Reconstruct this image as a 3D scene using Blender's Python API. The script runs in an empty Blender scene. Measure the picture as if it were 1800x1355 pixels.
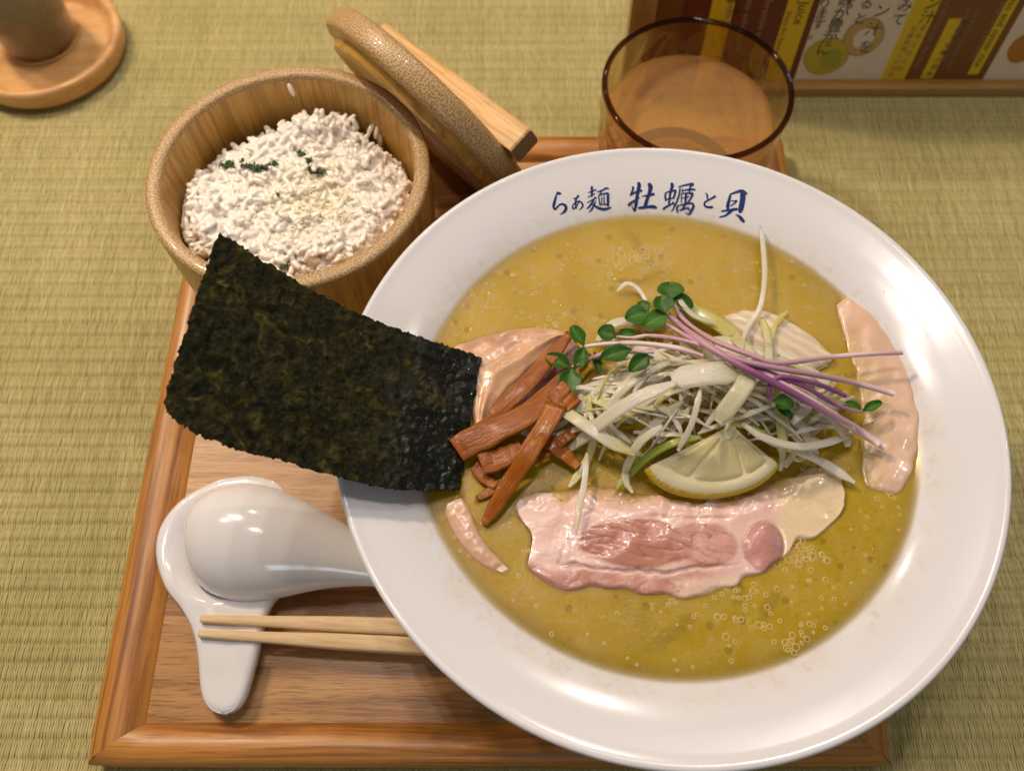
import bpy, math, random
import numpy as np
from mathutils import Vector, Matrix, noise as mnoise

random.seed(7); RNG = np.random.default_rng(7)
SC = bpy.context.scene
COL = SC.collection
CM = 0.01                       # every length below is written in centimetres

# ------------------------------------------------------------------ camera
TILT = math.radians(64.3)       # how far the lens looks below the horizon
FPX, CAMH = 1500.0, 34.0        # focal length in photo pixels, height over the table
cam_d = bpy.data.cameras.new('camera'); cam = bpy.data.objects.new('camera', cam_d); COL.objects.link(cam)
cam.location = (0, 0, CAMH*CM); cam.rotation_euler = (math.pi/2-TILT, 0, 0)
cam_d.sensor_width = 36; cam_d.lens = 36*FPX/1800; cam_d.clip_start = 0.01; cam_d.clip_end = 20
cam_d.dof.use_dof = True; cam_d.dof.focus_distance = 0.285; cam_d.dof.aperture_fstop = 11
SC.camera = cam
# ------------------------------------------------------------------ world and lamps
W = bpy.data.worlds.new('World'); SC.world = W; W.use_nodes = True
bg = W.node_tree.nodes['Background']; bg.inputs[0].default_value = (1.0, 0.90, 0.84, 1); bg.inputs[1].default_value = 0.15
def lamp(name, loc, power, col, r):
    d = bpy.data.lights.new(name, 'POINT'); d.energy = power; d.color = col; d.shadow_soft_size = r*CM
    o = bpy.data.objects.new(name, d); COL.objects.link(o); o.location = [c*CM for c in loc]; return o
def lamp_dir(name, base, d, dist, power, col, r):
    v = Vector(d).normalized()*dist; return lamp(name, (base[0]+v.x, base[1]+v.y, base[2]+v.z), power, col, r)
WARM, SOFT = (1.0, 0.78, 0.56), (1.0, 0.89, 0.81)
for off in ((0, 0), (13, 4), (-12, 7)):
    lamp_dir('ceiling_or_fill_spot', (off[0], 12+off[1], 2), (-.13, .20, 1), 120, 4.5, SOFT, 1.4)
for off in ((0, 0), (9, 11)):
    lamp_dir('ceiling_or_fill_spot', (off[0]-12, 22+off[1], 2), (-.62, .42, 1), 100, 6.4, WARM, 1.4)
lamp_dir('ceiling_or_fill_spot', (0, 12, 2), (.24, .62, 1), 130, 6.0, SOFT, 1.4)
lamp_dir('ceiling_or_fill_spot', (8, 12, 2), (.05, .48, 1), 130, 3.0, SOFT, 1.4)
lamp_dir('ceiling_or_fill_spot', (10, 12, 2), (.62, .35, 1), 150, 3.5, SOFT, 1.4)
lamp_dir('ceiling_or_fill_spot', (4, 12, 2), (.45, 1.1, 1), 160, 4.0, SOFT, 1.4)
lamp_dir('ceiling_or_fill_spot', (4, 12, 2), (-.35, 1.0, 1), 160, 4.5, SOFT, 1.4)
lamp_dir('ceiling_or_fill_spot', (-20, 30, 2), (-.25, .3, 1), 62, 6.8, WARM, 2)  # low unseen lamp added at back left to brighten the rice
def area(name, loc, rot, sx, sy, power, col):
    d = bpy.data.lights.new(name, 'AREA'); d.shape = 'RECTANGLE'; d.size = sx*CM; d.size_y = sy*CM; d.energy = power; d.color = col
    o = bpy.data.objects.new(name, d); COL.objects.link(o); o.location = [c*CM for c in loc]; o.rotation_euler = rot; return o
area('window_light', (-10, -110, 110), (math.radians(50), 0, 0), 30, 30, 1.5, (.74, .86, 1.0))
SC.view_settings.view_transform = 'Standard'; SC.view_settings.look = 'None'
SC.view_settings.exposure = 0.0; SC.view_settings.gamma = 1.0
SC.cycles.max_bounces = 10; SC.cycles.transparent_max_bounces = 12; SC.cycles.sample_clamp_indirect = 6
try: SC.cycles.use_denoising = True
except Exception: pass

# ------------------------------------------------------------------ geometry helpers
FW = np.array([0, math.cos(TILT), -math.sin(TILT)]); UP = np.array([0, math.sin(TILT), math.cos(TILT)])
def at(px, py, z):
    """The point of the place on level z (cm) seen at this spot of the photograph."""
    d = FW + UP*(-(py-677.5)/FPX); d = d + np.array([(px-900)/FPX, 0, 0])
    return np.array([0, 0, CAMH]) + d*((z-CAMH)/d[2])
def nz(x, y=0.0, z=0.0): return mnoise.noise((x, y, z))
def mk(name, V, F, mat, parent=None, attrs=None, smooth=True, base=None):
    V = np.asarray(V, float).reshape(-1, 3)
    if parent is not None: org = np.array(parent['_o'])
    elif base is not None: org = np.asarray(base, float)
    else: org = np.array([V[:, 0].mean(), V[:, 1].mean(), V[:, 2].min()])
    me = bpy.data.meshes.new(name)
    if isinstance(F, np.ndarray):
        n, k = F.shape
        me.vertices.add(len(V)); me.vertices.foreach_set('co', ((V-org)*CM).ravel())
        me.loops.add(n*k); me.loops.foreach_set('vertex_index', F.ravel().astype(np.int32))
        me.polygons.add(n); me.polygons.foreach_set('loop_start', np.arange(0, n*k, k, dtype=np.int32))
        me.update(calc_edges=True); me.validate()
    else:
        me.from_pydata(((V-org)*CM).tolist(), [], [list(f) for f in F]); me.update()
    if len(me.polygons): me.polygons.foreach_set('use_smooth', [smooth]*len(me.polygons))
    for an, arr in (attrs or {}).items():
        arr = np.asarray(arr, float)
        if arr.ndim == 1: a = me.attributes.new(an, 'FLOAT', 'POINT'); a.data.foreach_set('value', arr)
        elif arr.shape[1] == 3: a = me.attributes.new(an, 'FLOAT_VECTOR', 'POINT'); a.data.foreach_set('vector', arr.ravel())
    me.materials.append(mat)
    o = bpy.data.objects.new(name, me); COL.objects.link(o)
    o['_o'] = list(org)
    if parent is not None: o.parent = parent
    else: o.location = org*CM
    return o
def root(name, loc):
    o = bpy.data.objects.new(name, None); COL.objects.link(o); o.location = [c*CM for c in loc]; o['_o'] = [float(c) for c in loc]
    o.empty_display_size = .01; return o
def tag(o, label=None, cat=None, group=None, kind=None):
    if label: o['label'] = label
    if cat: o['category'] = cat
    if group: o['group'] = group
    if kind: o['kind'] = kind
    return o
def gridF(n, m, closed=False):
    i, j = np.meshgrid(np.arange(n-1), np.arange(m if closed else m-1), indexing='ij'); j2 = (j+1) % m
    return np.stack([i*m+j, i*m+j2, (i+1)*m+j2, (i+1)*m+j], -1).reshape(-1, 4)
def resample(pts, n):
    """Catmull-Rom curve through pts, n even samples (any number of columns)."""
    P = np.asarray(pts, float)
    if len(P) == 2:
        t = np.linspace(0, 1, n)[:, None]; return P[0]*(1-t)+P[1]*t
    Q = np.vstack([2*P[0]-P[1], P, 2*P[-1]-P[-2]]); out = []
    for k in range(1, len(Q)-2):
        t = np.linspace(0, 1, 16, endpoint=False)[:, None]; a, b, c, d = Q[k-1], Q[k], Q[k+1], Q[k+2]
        out.append(.5*((2*b)+(c-a)*t+(2*a-5*b+4*c-d)*t**2+(3*b-a-3*c+d)*t**3))
    out = np.vstack(out+[P[-1:]])
    s = np.r_[0, np.cumsum(np.linalg.norm(np.diff(out[:, :2] if out.shape[1] < 4 else out[:, :3], axis=0), axis=1))]
    u = np.linspace(0, s[-1], n); return np.stack([np.interp(u, s, out[:, k]) for k in range(out.shape[1])], -1)
def lathe(name, prof, n, mat, parent=None, center=(0, 0, 0), frame=None, rad=None, close=False, base=None, planar=False):
    """prof: (r, z) list; frame = (X, Y, Z axes)."""
    prof = np.asarray(prof, float); c = np.asarray(center, float)
    X, Y, Z = frame if frame is not None else np.eye(3)
    a = np.linspace(0, 2*np.pi, n+1); k = len(prof)
    r = prof[:, 0][:, None]*np.ones(n+1); z = prof[:, 1][:, None]*np.ones(n+1)
    if rad is not None: r = r*rad(a[None, :], prof[:, 1][:, None])
    V = c+(r*np.cos(a))[..., None]*X+(r*np.sin(a))[..., None]*Y+z[..., None]*Z
    s = np.r_[0, np.cumsum(np.hypot(*np.diff(prof, axis=0).T))]
    uv = np.stack([np.broadcast_to(s[:, None], r.shape), a[None, :]*prof[:, 0].max()*np.ones((k, 1)), r], -1)
    if planar: uv = np.stack([r*np.cos(a), r*np.sin(a)+z*.5, z], -1)
    return mk(name, V, gridF(k, n+1)[:, ::-1], mat, parent, {'wuv': uv.reshape(-1, 3)}, base=base)
def frames(P):
    T = np.gradient(P, axis=0); T /= np.linalg.norm(T, axis=1)[:, None]+1e-9
    S = np.cross(T, [0, 0, 1.0]); S /= np.linalg.norm(S, axis=1)[:, None]+1e-9
    return T, S, np.cross(S, T)
def strand(name, P, w, h, mat, sides=8, sq=.6, parent=None, attrs=None, twist=0.0, base=None):
    """Closed bar along P (n,3): w, h = full width and height per point; sq 1 = round, <1 = squarer."""
    P = np.asarray(P, float); n = len(P); w = np.broadcast_to(w, n); h = np.broadcast_to(h, n)
    T, S, N = frames(P); a = np.arange(sides)*2*np.pi/sides+np.pi/sides
    ca, sa = np.cos(a), np.sin(a); ca = np.sign(ca)*np.abs(ca)**sq; sa = np.sign(sa)*np.abs(sa)**sq
    tw = np.broadcast_to(twist, n)
    S2 = S*np.cos(tw)[:, None]+N*np.sin(tw)[:, None]; N2 = N*np.cos(tw)[:, None]-S*np.sin(tw)[:, None]
    V = P[:, None]+S2[:, None]*(ca[None, :, None]*w[:, None, None]/2)+N2[:, None]*(sa[None, :, None]*h[:, None, None]/2)
    F = gridF(n, sides, True).tolist(); F += [list(range(sides)), list(range(n*sides-1, (n-1)*sides-1, -1))]
    u = np.r_[0, np.cumsum(np.linalg.norm(np.diff(P, axis=0), axis=1))]
    uv = np.stack([np.repeat(u, sides), np.tile(a/6.283*(w.mean()+h.mean())*2, n), np.repeat(u/u[-1], sides)], -1)
    A = {'wuv': uv}
    for k, v in (attrs or {}).items():
        v = np.asarray(v, float); A[k] = np.repeat(v, sides, axis=0)
    return mk(name, V, F, mat, parent, A, base=base)
def box(name, lo, hi, mat, parent=None, bev=0.0, uvax=0, base=None):
    lo, hi = np.array(lo, float), np.array(hi, float); b = bev
    if b <= 0: b = 1e-3
    V = []
    for z, ins in ((lo[2], b), (lo[2]+b, 0), (hi[2]-b, 0), (hi[2], b)):
        x0, x1, y0, y1 = lo[0]+ins, hi[0]-ins, lo[1]+ins, hi[1]-ins; c = b if ins == 0 else b*.4
        V += [(x0+c, y0, z), (x1-c, y0, z), (x1, y0+c, z), (x1, y1-c, z), (x1-c, y1, z), (x0+c, y1, z), (x0, y1-c, z), (x0, y0+c, z)]
    V = np.array(V); F = gridF(4, 8, True).tolist()+[list(range(7, -1, -1)), list(range(24, 32))]
    uv = V[:, [uvax, (uvax+1) % 3, (uvax+2) % 3]].copy(); uv[:, 1] += uv[:, 2]
    return mk(name, V, F, mat, parent, {'wuv': uv}, smooth=False, base=base)
def sm(a, b, x): t = min(1, max(0, (x-a)/(b-a))); return t*t*(3-2*t)
def slab(name, A, B, n, m, z, mat, hfun=None, colfun=None, thick=.35, edge=.12, parent=None, base=None, sink=.0, sinkw=.2, wob=.8):
    """A cut sheet between two outlines given on the photograph (A far side, B near side), lying at level z."""
    a, b = resample(A, n), resample(B, n); t = np.linspace(0, 1, m)
    px = a[:, None]*(1-t)[None, :, None]+b[:, None]*t[None, :, None]
    V = np.zeros((n, m, 3)); col = np.zeros((n, m, 3)); s = np.linspace(0, 1, n)
    for i in range(n):
        for j in range(m):
            zz = z(px[i, j, 0], px[i, j, 1]) if callable(z) else z
            p = at(px[i, j, 0], px[i, j, 1], zz)
            if hfun: p[2] += hfun(px[i, j, 0], px[i, j, 1], s[i], t[j])
            if sink:
                de = min(t[j]*1.0, (1-t[j]), s[i]*n/m, (1-s[i])*n/m); p[2] -= sink*(1-sm(0, max(.05, sinkw*(1+wob*nz(p[0]*1.6, p[1]*1.6, 5))), de))
            V[i, j] = p
            if colfun: col[i, j] = colfun(px[i, j, 0], px[i, j, 1], s[i], t[j])
    ring = np.r_[np.arange(m), np.arange(1, n)*m+m-1, (n-1)*m+np.arange(m-2, -1, -1), np.arange(n-2, 0, -1)*m]
    V = V.reshape(-1, 3); col = col.reshape(-1, 3); c = V.mean(0)
    if sink: sunk(V)
    r1 = V[ring].copy(); out = r1-c; out[:, 2] = 0; out /= np.linalg.norm(out, axis=1)[:, None]+1e-9
    r1 = r1+out*edge*.7-np.array([0, 0, edge*.6]); r2 = r1+out*edge*.1-np.array([0, 0, thick])
    k = len(ring); base0 = len(V); F = gridF(n, m).tolist()
    for q in range(k):
        q2 = (q+1) % k
        F.append([ring[q], base0+q, base0+q2, ring[q2]][::-1]); F.append([base0+q, base0+k+q, base0+k+q2, base0+q2][::-1])
    F.append(list(range(base0+k, base0+2*k)))
    F = [f[::-1] for f in F]
    V = np.vstack([V, r1, r2]); col = np.vstack([col, col[ring], col[ring]])
    gu, gv = np.meshgrid(s, t, indexing='ij'); uv = np.stack([gu.ravel(), gv.ravel(), gu.ravel()*0], -1); uv = np.vstack([uv, uv[ring], uv[ring]])
    return mk(name, V, F, mat, parent, {'col': col, 'wuv': uv}, base=base)

# ------------------------------------------------------------------ material helpers
class NT:
    def __init__(self, name):
        self.m = bpy.data.materials.new(name); self.m.use_nodes = True
        self.t = self.m.node_tree; self.b = self.t.nodes['Principled BSDF']; self.out = self.t.nodes['Material Output']
    def n(self, typ, **kw):
        x = self.t.nodes.new(typ)
        for k, v in kw.items():
            if k.startswith('i_'):
                key = k[2:]; key = int(key) if key.isdigit() else key.replace('_', ' ')
                self.set(x.inputs[key], v)
            else: setattr(x, k, v)
        return x
    def set(self, s, v):
        if isinstance(v, bpy.types.NodeSocket): self.t.links.new(v, s)
        elif isinstance(v, (tuple, list)) and s.type == 'RGBA' and len(v) == 3: s.default_value = (*v, 1)
        else: s.default_value = v
    def p(self, **kw):
        for k, v in kw.items(): self.set(self.b.inputs[k.replace('_', ' ')], v)
    def attr(self, name): return self.n('ShaderNodeAttribute', attribute_name=name)
    def vec(self, src, scale):
        x = self.n('ShaderNodeMapping'); self.set(x.inputs['Vector'], src); x.inputs['Scale'].default_value = scale; return x.outputs[0]
    def obj(self): return self.n('ShaderNodeTexCoord').outputs['Object']
    def noise(self, v, scale, detail=4, rough=.55, dist=0.0): return self.n('ShaderNodeTexNoise', i_Vector=v, i_Scale=scale, i_Detail=float(detail), i_Roughness=rough, i_Distortion=dist).outputs[0]
    def vor(self, v, scale, feature='F1', rand=1.0, dim='3D'): return self.n('ShaderNodeTexVoronoi', feature=feature, voronoi_dimensions=dim, i_Vector=v, i_Scale=scale, i_Randomness=rand)
    def ramp(self, f, stops, interp='LINEAR'):
        r = self.n('ShaderNodeValToRGB', i_0=f); e = r.color_ramp; e.interpolation = interp
        while len(e.elements) < len(stops): e.elements.new(.5)
        for el, (p, c) in zip(e.elements, stops):
            el.position = p; el.color = (*c, 1) if isinstance(c, (tuple, list)) else (c, c, c, 1)
        return r.outputs[0]
    def mix(self, f, a, b, blend='MIX'):
        x = self.n('ShaderNodeMix', data_type='RGBA', blend_type=blend); self.set(x.inputs[0], f); self.set(x.inputs[6], a); self.set(x.inputs[7], b); return x.outputs[2]
    def math(self, op, a, b=0.0, c=0.0):
        x = self.n('ShaderNodeMath', operation=op); self.set(x.inputs[0], a); self.set(x.inputs[1], b); self.set(x.inputs[2], c); return x.outputs[0]
    def bump(self, h, strength=.3, dist=.001, normal=None):
        x = self.n('ShaderNodeBump', i_Height=h, i_Strength=strength, i_Distance=dist)
        if normal is not None: self.set(x.inputs['Normal'], normal)
        self.set(self.b.inputs['Normal'], x.outputs[0]); return x.outputs[0]

def wood(name, c1, c2, c3, lines=1.6, dash=7.0, rough=.42, coat=0.0, along=.04, dashlen=.5, pore=.5, wave=.0, bumpy=.15, vary=.35):
    """Timber: c1 dark line, c2 body, c3 pale; grain runs along the first axis of wuv."""
    k = NT(name); v = k.attr('wuv').outputs['Vector']
    vv = k.vec(v, (along, 1, 1)); wv = k.n('ShaderNodeVectorMath', operation='ADD'); k.set(wv.inputs[0], vv)
    nn = k.n('ShaderNodeTexNoise', i_Vector=k.vec(v, (.09, .25, .25)), i_Scale=1.0, i_Detail=2.0); sc = k.n('ShaderNodeVectorMath', operation='SCALE'); k.set(sc.inputs[0], nn.outputs[1]); sc.inputs['Scale'].default_value = wave; k.set(wv.inputs[1], sc.outputs[0])
    body = k.noise(wv.outputs[0], lines, 6, .62, .15); broad = k.noise(k.vec(v, (along*2, .5, .5)), .9, 2)
    c = k.ramp(body, [(.30, c1), (.43, tuple(.45*a+.55*b for a, b in zip(c1, c2))), (.50, c2), (.68, c3)])
    c = k.mix(k.math('MULTIPLY', k.ramp(broad, [(.35, 0.), (.7, 1.)]), vary), c, k.mix(1.0, c, (.80, .72, .62), 'MULTIPLY'))
    d = k.noise(k.vec(v, (dashlen/dash*2.2, 1, 1)), dash, 3, .55)
    c = k.mix(k.math('MULTIPLY', k.ramp(d, [(.34, 1.0), (.46, 0.0)]), pore), c, tuple(x*.55 for x in c1))
    k.p(Base_Color=c, Roughness=k.math('ADD', k.math('MULTIPLY', d, .25), rough-.1), Coat_Weight=coat, Coat_Roughness=.22)
    k.bump(k.math('ADD', d, k.math('MULTIPLY', body, .5)), bumpy, .0006); return k.m

def clear(name, tint, refr, ior):
    """Clear stuff: part bends the light, part lets it straight through, mirror at glancing angles."""
    k = NT(name); t = k.n('ShaderNodeBsdfTransparent', i_Color=tint); g = k.n('ShaderNodeBsdfRefraction', i_Color=tint, i_IOR=ior, i_Roughness=.01); m = k.n('ShaderNodeMixShader', i_0=refr)
    k.t.links.new(t.outputs[0], m.inputs[1]); k.t.links.new(g.outputs[0], m.inputs[2])
    gl = k.n('ShaderNodeBsdfGlossy', i_Color=(1, 1, 1), i_Roughness=.02); fr = k.n('ShaderNodeFresnel', i_IOR=k.math('ADD', ior, k.math('MULTIPLY', k.n('ShaderNodeNewGeometry').outputs['Backfacing'], 1/ior-ior))); m2 = k.n('ShaderNodeMixShader', i_0=fr.outputs[0])
    k.t.links.new(m.outputs[0], m2.inputs[1]); k.t.links.new(gl.outputs[0], m2.inputs[2]); k.t.links.new(m2.outputs[0], k.out.inputs['Surface']); return k.m
def plain(name, c, rough=.5, bumps=None, **kw):
    k = NT(name); k.p(Base_Color=(*c, 1), Roughness=rough, **kw)
    if bumps: k.bump(k.noise(k.obj(), bumps[0], 4), bumps[1], bumps[2])
    return k.m

M = {}
# tatami straw: every straw has its own tint
k = NT('rush_straw'); tt = k.attr('tint').outputs['Fac']; ob = k.obj()
c = k.ramp(tt, [(0, (.36, .30, .11)), (.35, (.46, .395, .165)), (.7, (.53, .46, .21)), (1, (.60, .53, .26))])
band = k.noise(k.vec(ob, (1, 1, 1)), 9, 3); c = k.mix(k.math('MULTIPLY', k.ramp(band, [(.35, 0.), (.7, 1.)]), .45), c, (.36, .32, .095))
k.p(Base_Color=c, Roughness=.55, Specular_IOR_Level=.35); k.bump(k.noise(k.vec(ob, (900, 40, 900)), 3, 2), .15, .0003); M['straw'] = k.m
M['straw_base'] = plain('straw_gap', (.21, .175, .065), .8)
M['rail'] = wood('tray_rail_wood', (.19, .055, .007), (.50, .215, .038), (.60, .295, .07), 3.0, 12, .38, .12, .022, .3, .18, .5)
M['panel'] = wood('tray_panel_wood', (.22, .09, .026), (.46, .235, .075), (.54, .30, .11), 1.6, 13, .34, .2, .05, .5, .5, .5, .22)
M['bamboo_wall'] = wood('bamboo_wall', (.38, .18, .028), (.62, .345, .065), (.71, .43, .11), 3.0, 9, .38, .2, .03, .16, .5, .05, vary=.25)
M['handle'] = wood('bamboo_bar', (.46, .25, .08), (.72, .46, .19), (.80, .55, .26), 5.0, 10, .4, .1, .03, .5, .4, .05)
M['saucer'] = wood('round_saucer_wood', (.48, .22, .065), (.66, .36, .13), (.74, .44, .19), .7, 4, .4, .2, .15, 1., .15, .6)
M['chop'] = wood('chopstick_wood', (.62, .40, .19), (.78, .56, .31), (.84, .64, .39), 7.0, 18, .5, 0, .02, .4, .2, .02)
M['frame'] = wood('menu_frame_wood', (.26, .13, .03), (.40, .22, .06), (.46, .27, .09), 1.5, 8, .4, .2, .03, .5, .3)
def endgrain(name, c_bg, c_dot, scale):
    k = NT(name); v = k.attr('wuv').outputs['Vector']
    d = k.vor(k.vec(v, (1, .8, 0)), scale, 'F1', .7, '2D').outputs['Distance']
    n = k.noise(v, 1.1, 3)
    f = k.ramp(d, [(.20, 1.0), (.42, 0.0)])
    c = k.mix(k.math('MULTIPLY', f, .74), k.mix(n, tuple(x*.85 for x in c_bg), tuple(x*1.15 for x in c_bg)), c_dot)
    k.p(Base_Color=c, Roughness=.42, Coat_Weight=.1); k.bump(d, .15, .0005); return k.m
M['endgrain'] = endgrain('bamboo_end_grain', (.52, .34, .15), (.19, .095, .026), 9.5)
M['endgrain_fine'] = endgrain('bamboo_bar_end_grain', (.27, .17, .085), (.14, .075, .03), 13)
# porcelain
k = NT('porcelain'); ob = k.obj(); n = k.noise(ob, 14, 3)
k.p(Base_Color=k.mix(n, (.79, .785, .80), (.83, .825, .84)), Roughness=.13, Specular_IOR_Level=.5, Coat_Weight=.4, Coat_Roughness=.06, Subsurface_Weight=.06, Subsurface_Radius=(.004, .003, .003))
k.bump(k.noise(ob, 30, 2), .04, .002); M['porcelain'] = k.m
k = NT('bowl_glaze'); at1 = k.attr('film').outputs['Fac']; ob = k.obj()
sp = k.noise(ob, 260, 5, .7); bl = k.noise(ob, 55, 4, .6)
f = k.math('MULTIPLY', at1, k.math('ADD', k.math('MULTIPLY', k.ramp(sp, [(.52, 0.), (.70, 1.)]), .45), k.math('MULTIPLY', k.ramp(bl, [(.4, 0.), (.75, 1.)]), .35)))
f = k.math('ADD', f, k.math('MULTIPLY', k.ramp(k.noise(ob, 38, 5, .7), [(.66, 0.), (.74, 1.)]), .10))
k.p(Base_Color=k.mix(f, (.765, .765, .79), (.62, .47, .26)), Roughness=.15, Coat_Weight=.12, Coat_Roughness=.05)
k.bump(k.noise(ob, 40, 2), .03, .002); M['bowl'] = k.m
M['ink'] = plain('blue_underglaze', (.014, .035, .16), .2, Coat_Weight=.4, Coat_Roughness=.08)

# ------------------------------------------------------------------ tatami
def tatami():
    pit, row = .102, .68
    xs = np.arange(-44, 44, pit); rows = int(60/row)
    I, R = np.meshgrid(np.arange(len(xs)), np.arange(rows), indexing='ij'); I = I.ravel(); R = R.ravel(); n = len(I)
    cx = xs[I]+pit*.5*(R % 2)+RNG.normal(0, .005, n); cy = -8+R*row+RNG.normal(0, .012, n)+.02*np.sin(cx*.35+R*1.7)
    keep = (np.abs(cx) < 13+cy*.62+12); cx, cy, I, R = cx[keep], cy[keep], I[keep], R[keep]; n = len(cx)
    L = row*1.30; t = np.array([-.5, -.25, 0, .25, .5]); wid = np.array([.35, .8, 1.0, .8, .35])*.050; hh = np.array([-.042, .02, .042, .02, -.042])
    hs = RNG.normal(1, .18, n); slant = RNG.normal(0, .010, n)
    V = np.zeros((n, 5, 3, 3))
    for a in range(5):
        for b, (sx, sz) in enumerate(((-1, -.045), (0, 0), (1, -.045))):
            V[:, a, b, 0] = cx+sx*wid[a]+slant*t[a]*2; V[:, a, b, 1] = cy+t[a]*L; V[:, a, b, 2] = hh[a]*hs+sz
    V[..., 2] -= .06
    q = []
    for a in range(4):
        for b in range(2): q.append([a*3+b, a*3+b+1, (a+1)*3+b+1, (a+1)*3+b])
    F = (np.array(q)[None]+np.arange(n)[:, None, None]*15).reshape(-1, 4)
    rowt = RNG.normal(0, .05, rows+1)[R]; colt = RNG.normal(0, .12, len(xs)+1)[I]
    tint = np.clip(.5+rowt+colt+RNG.normal(0, .13, n), 0, 1)
    o = mk('tatami_mat', V, F, M['straw'], None, {'tint': np.repeat(tint, 15)}, base=(0, 0, 0)); tag(o, kind='structure')
    g = mk('table', [(-60, -30, -.11), (60, -30, -.11), (60, 70, -.11), (-60, 70, -.11)], [[0, 1, 2, 3]], M['straw_base'], base=(0, 0, -.1)); tag(g, kind='structure')
tatami()

# ------------------------------------------------------------------ tray
TX0, TX1, TY0, TY1, TZ, FZ = -15.05, 13.45, .95, 29.55, 1.4, .9
def tray():
    r = tag(root('serving_tray', (-.8, 15, 0)), 'square brown wooden tray with mitred frame under the bowl', 'tray')
    prof = [(0.10, 0.02), (0.0, .25), (0.0, .95), (.10, 1.22), (.34, TZ), (.9, TZ-.02)]
    def rail(side):
        ins = 1.85 if side in 'LR' else 1.5
        pr = prof+[(ins-.08, FZ+.06), (ins, FZ-.05), (ins, .3)]
        n = 26; V = []; uv = []
        for (d, z) in pr:
            for i in range(n):
                t = i/(n-1); fx = d*(1.85/ins); fy = d*(1.5/ins)
                fx2, fy2 = (d, d*1.5/1.85) if side in 'LR' else (d*1.85/1.5, d)
                rc = .9
                if side == 'F': x = TX0+fx2+(TX1-TX0-2*fx2)*t; y = TY0+fy2
                if side == 'B': x = TX1-fx2-(TX1-TX0-2*fx2)*t; y = TY1-fy2
                if side == 'L': x = TX0+fx2; y = TY1-fy2-(TY1-TY0-2*fy2)*t
                if side == 'R': x = TX1-fx2; y = TY0+fy2+(TY1-TY0-2*fy2)*t
                # softened outer corners
                cxm, cym = (TX0+TX1)/2, (TY0+TY1)/2
                ex, ey = abs(x-cxm)-((TX1-TX0)/2-rc), abs(y-cym)-((TY1-TY0)/2-rc)
                if ex > 0 and ey > 0:
                    h = math.hypot(ex, ey); lim = max(ex, ey); s = lim/h*.25+.75 if h > lim else 1
                    x = cxm+math.copysign((TX1-TX0)/2-rc+ex*s, x-cxm); y = cym+math.copysign((TY1-TY0)/2-rc+ey*s, y-cym)
                V.append((x, y, z)); uv.append(((x if side in 'FB' else y)+{'F': 0, 'B': 31, 'L': 63, 'R': 97}[side], d+z*.9+{'F': 0, 'B': 7, 'L': 13, 'R': 19}[side], z))
        V = np.array(V); cm = V.mean(0); F = gridF(len(pr), n)
        V = V+np.array([.006*np.sign(cm[0]-cxm) if side in 'LR' else 0, .006*np.sign(cm[1]-cym) if side in 'FB' else 0, 0])
        o = mk('rail', V, F, M['rail'], r, {'wuv': uv}, smooth=False)
        o.data.polygons.foreach_set('use_smooth', [True]*len(o.data.polygons))
        return o
    for s in 'FBLR': rail(s)
    box('base_panel', (TX0+1.7, TY0+1.35, .3), (TX1-1.7, TY1-1.35, FZ), M['panel'], r, .01)
tray()

# ------------------------------------------------------------------ ramen bowl
BC = np.array([5.165, 11.55]); SOUPZ = 7.40
IN = np.array([(0, 3.4), (2.5, 3.45), (4.5, 4.1), (6.2, 5.35), (7.5, 6.55), (8.5, 7.36), (9.5, 7.86), (10.3, 8.16), (10.72, 8.31)])
INS = resample(IN, 46)[:, :2]
def zin(r): return np.interp(r, INS[:, 0], INS[:, 1])
def bowl():
    inner = resample(IN, 46)[:, :2].tolist()
    prof = inner+[(10.82, 8.37), (10.92, 8.37), (10.985, 8.30), (10.97, 8.2), (10.85, 8.08), (10.2, 7.72), (9.0, 7.0), (7.6, 5.7), (6.2, 4.0), (5.2, 2.6), (4.7, 1.95), (4.55, 1.6), (4.5, .96), (4.42, FZ+.003), (4.2, FZ+.003), (4.1, 1.5), (0, 1.6)]
    pr = np.array(prof); film = np.where((np.arange(len(pr)) < 46), np.clip(1-np.abs(pr[:, 0]-8.75)/.75, 0, 1), 0)
    o = lathe('ramen_bowl', pr, 220, M['bowl'], None, (BC[0], BC[1], 0), base=(BC[0], BC[1], FZ))
    a = o.data.attributes.new('film', 'FLOAT', 'POINT'); a.data.foreach_set('value', np.repeat(film, 221))
    return tag(o, 'large white flared ramen bowl with blue brush writing on its far rim', 'bowl')
BOWL = bowl()
def onbowl(px, py):
    lo, hi = 6.6, 8.4
    for _ in range(40):
        z = (lo+hi)/2; p = at(px, py, z); r = math.hypot(p[0]-BC[0], p[1]-BC[1])
        if z > zin(r): hi = z
        else: lo = z
    return p
def brush(char, org, sc, strokes):
    V, F = [], []
    for k, st in enumerate(strokes):
        st = np.array(st, float); n = max(8, len(st)*5); c = resample(st, n)
        T = np.gradient(c[:, :2], axis=0); T /= np.linalg.norm(T, axis=1)[:, None]+1e-9; N = np.stack([-T[:, 1], T[:, 0]], -1)
        cap0, cap1 = c[0, 2]*.28, c[-1, 2]*.28
        rows = [(c[0, :2]-T[0]*cap0, c[0, 2]*.45, N[0])]+[(c[i, :2], c[i, 2], N[i]) for i in range(n)]+[(c[-1, :2]+T[-1]*cap1, c[-1, 2]*.45, N[-1])]
        b = len(V)
        for (q, w, nn) in rows:
            for s in (-.5, 0, .5):
                a = q+nn*w*s; p = onbowl(org[0]+a[0]/sc, org[1]+a[1]/sc); p = p+np.array([0, -.35, .94])*(.012+.0010*k)
                V.append(p)
        F += (gridF(len(rows), 3)+b).tolist()
    V = np.array(V); o = mk('brush_character', V, F, M['ink'], BOWL)
    o['label'] = char
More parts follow.
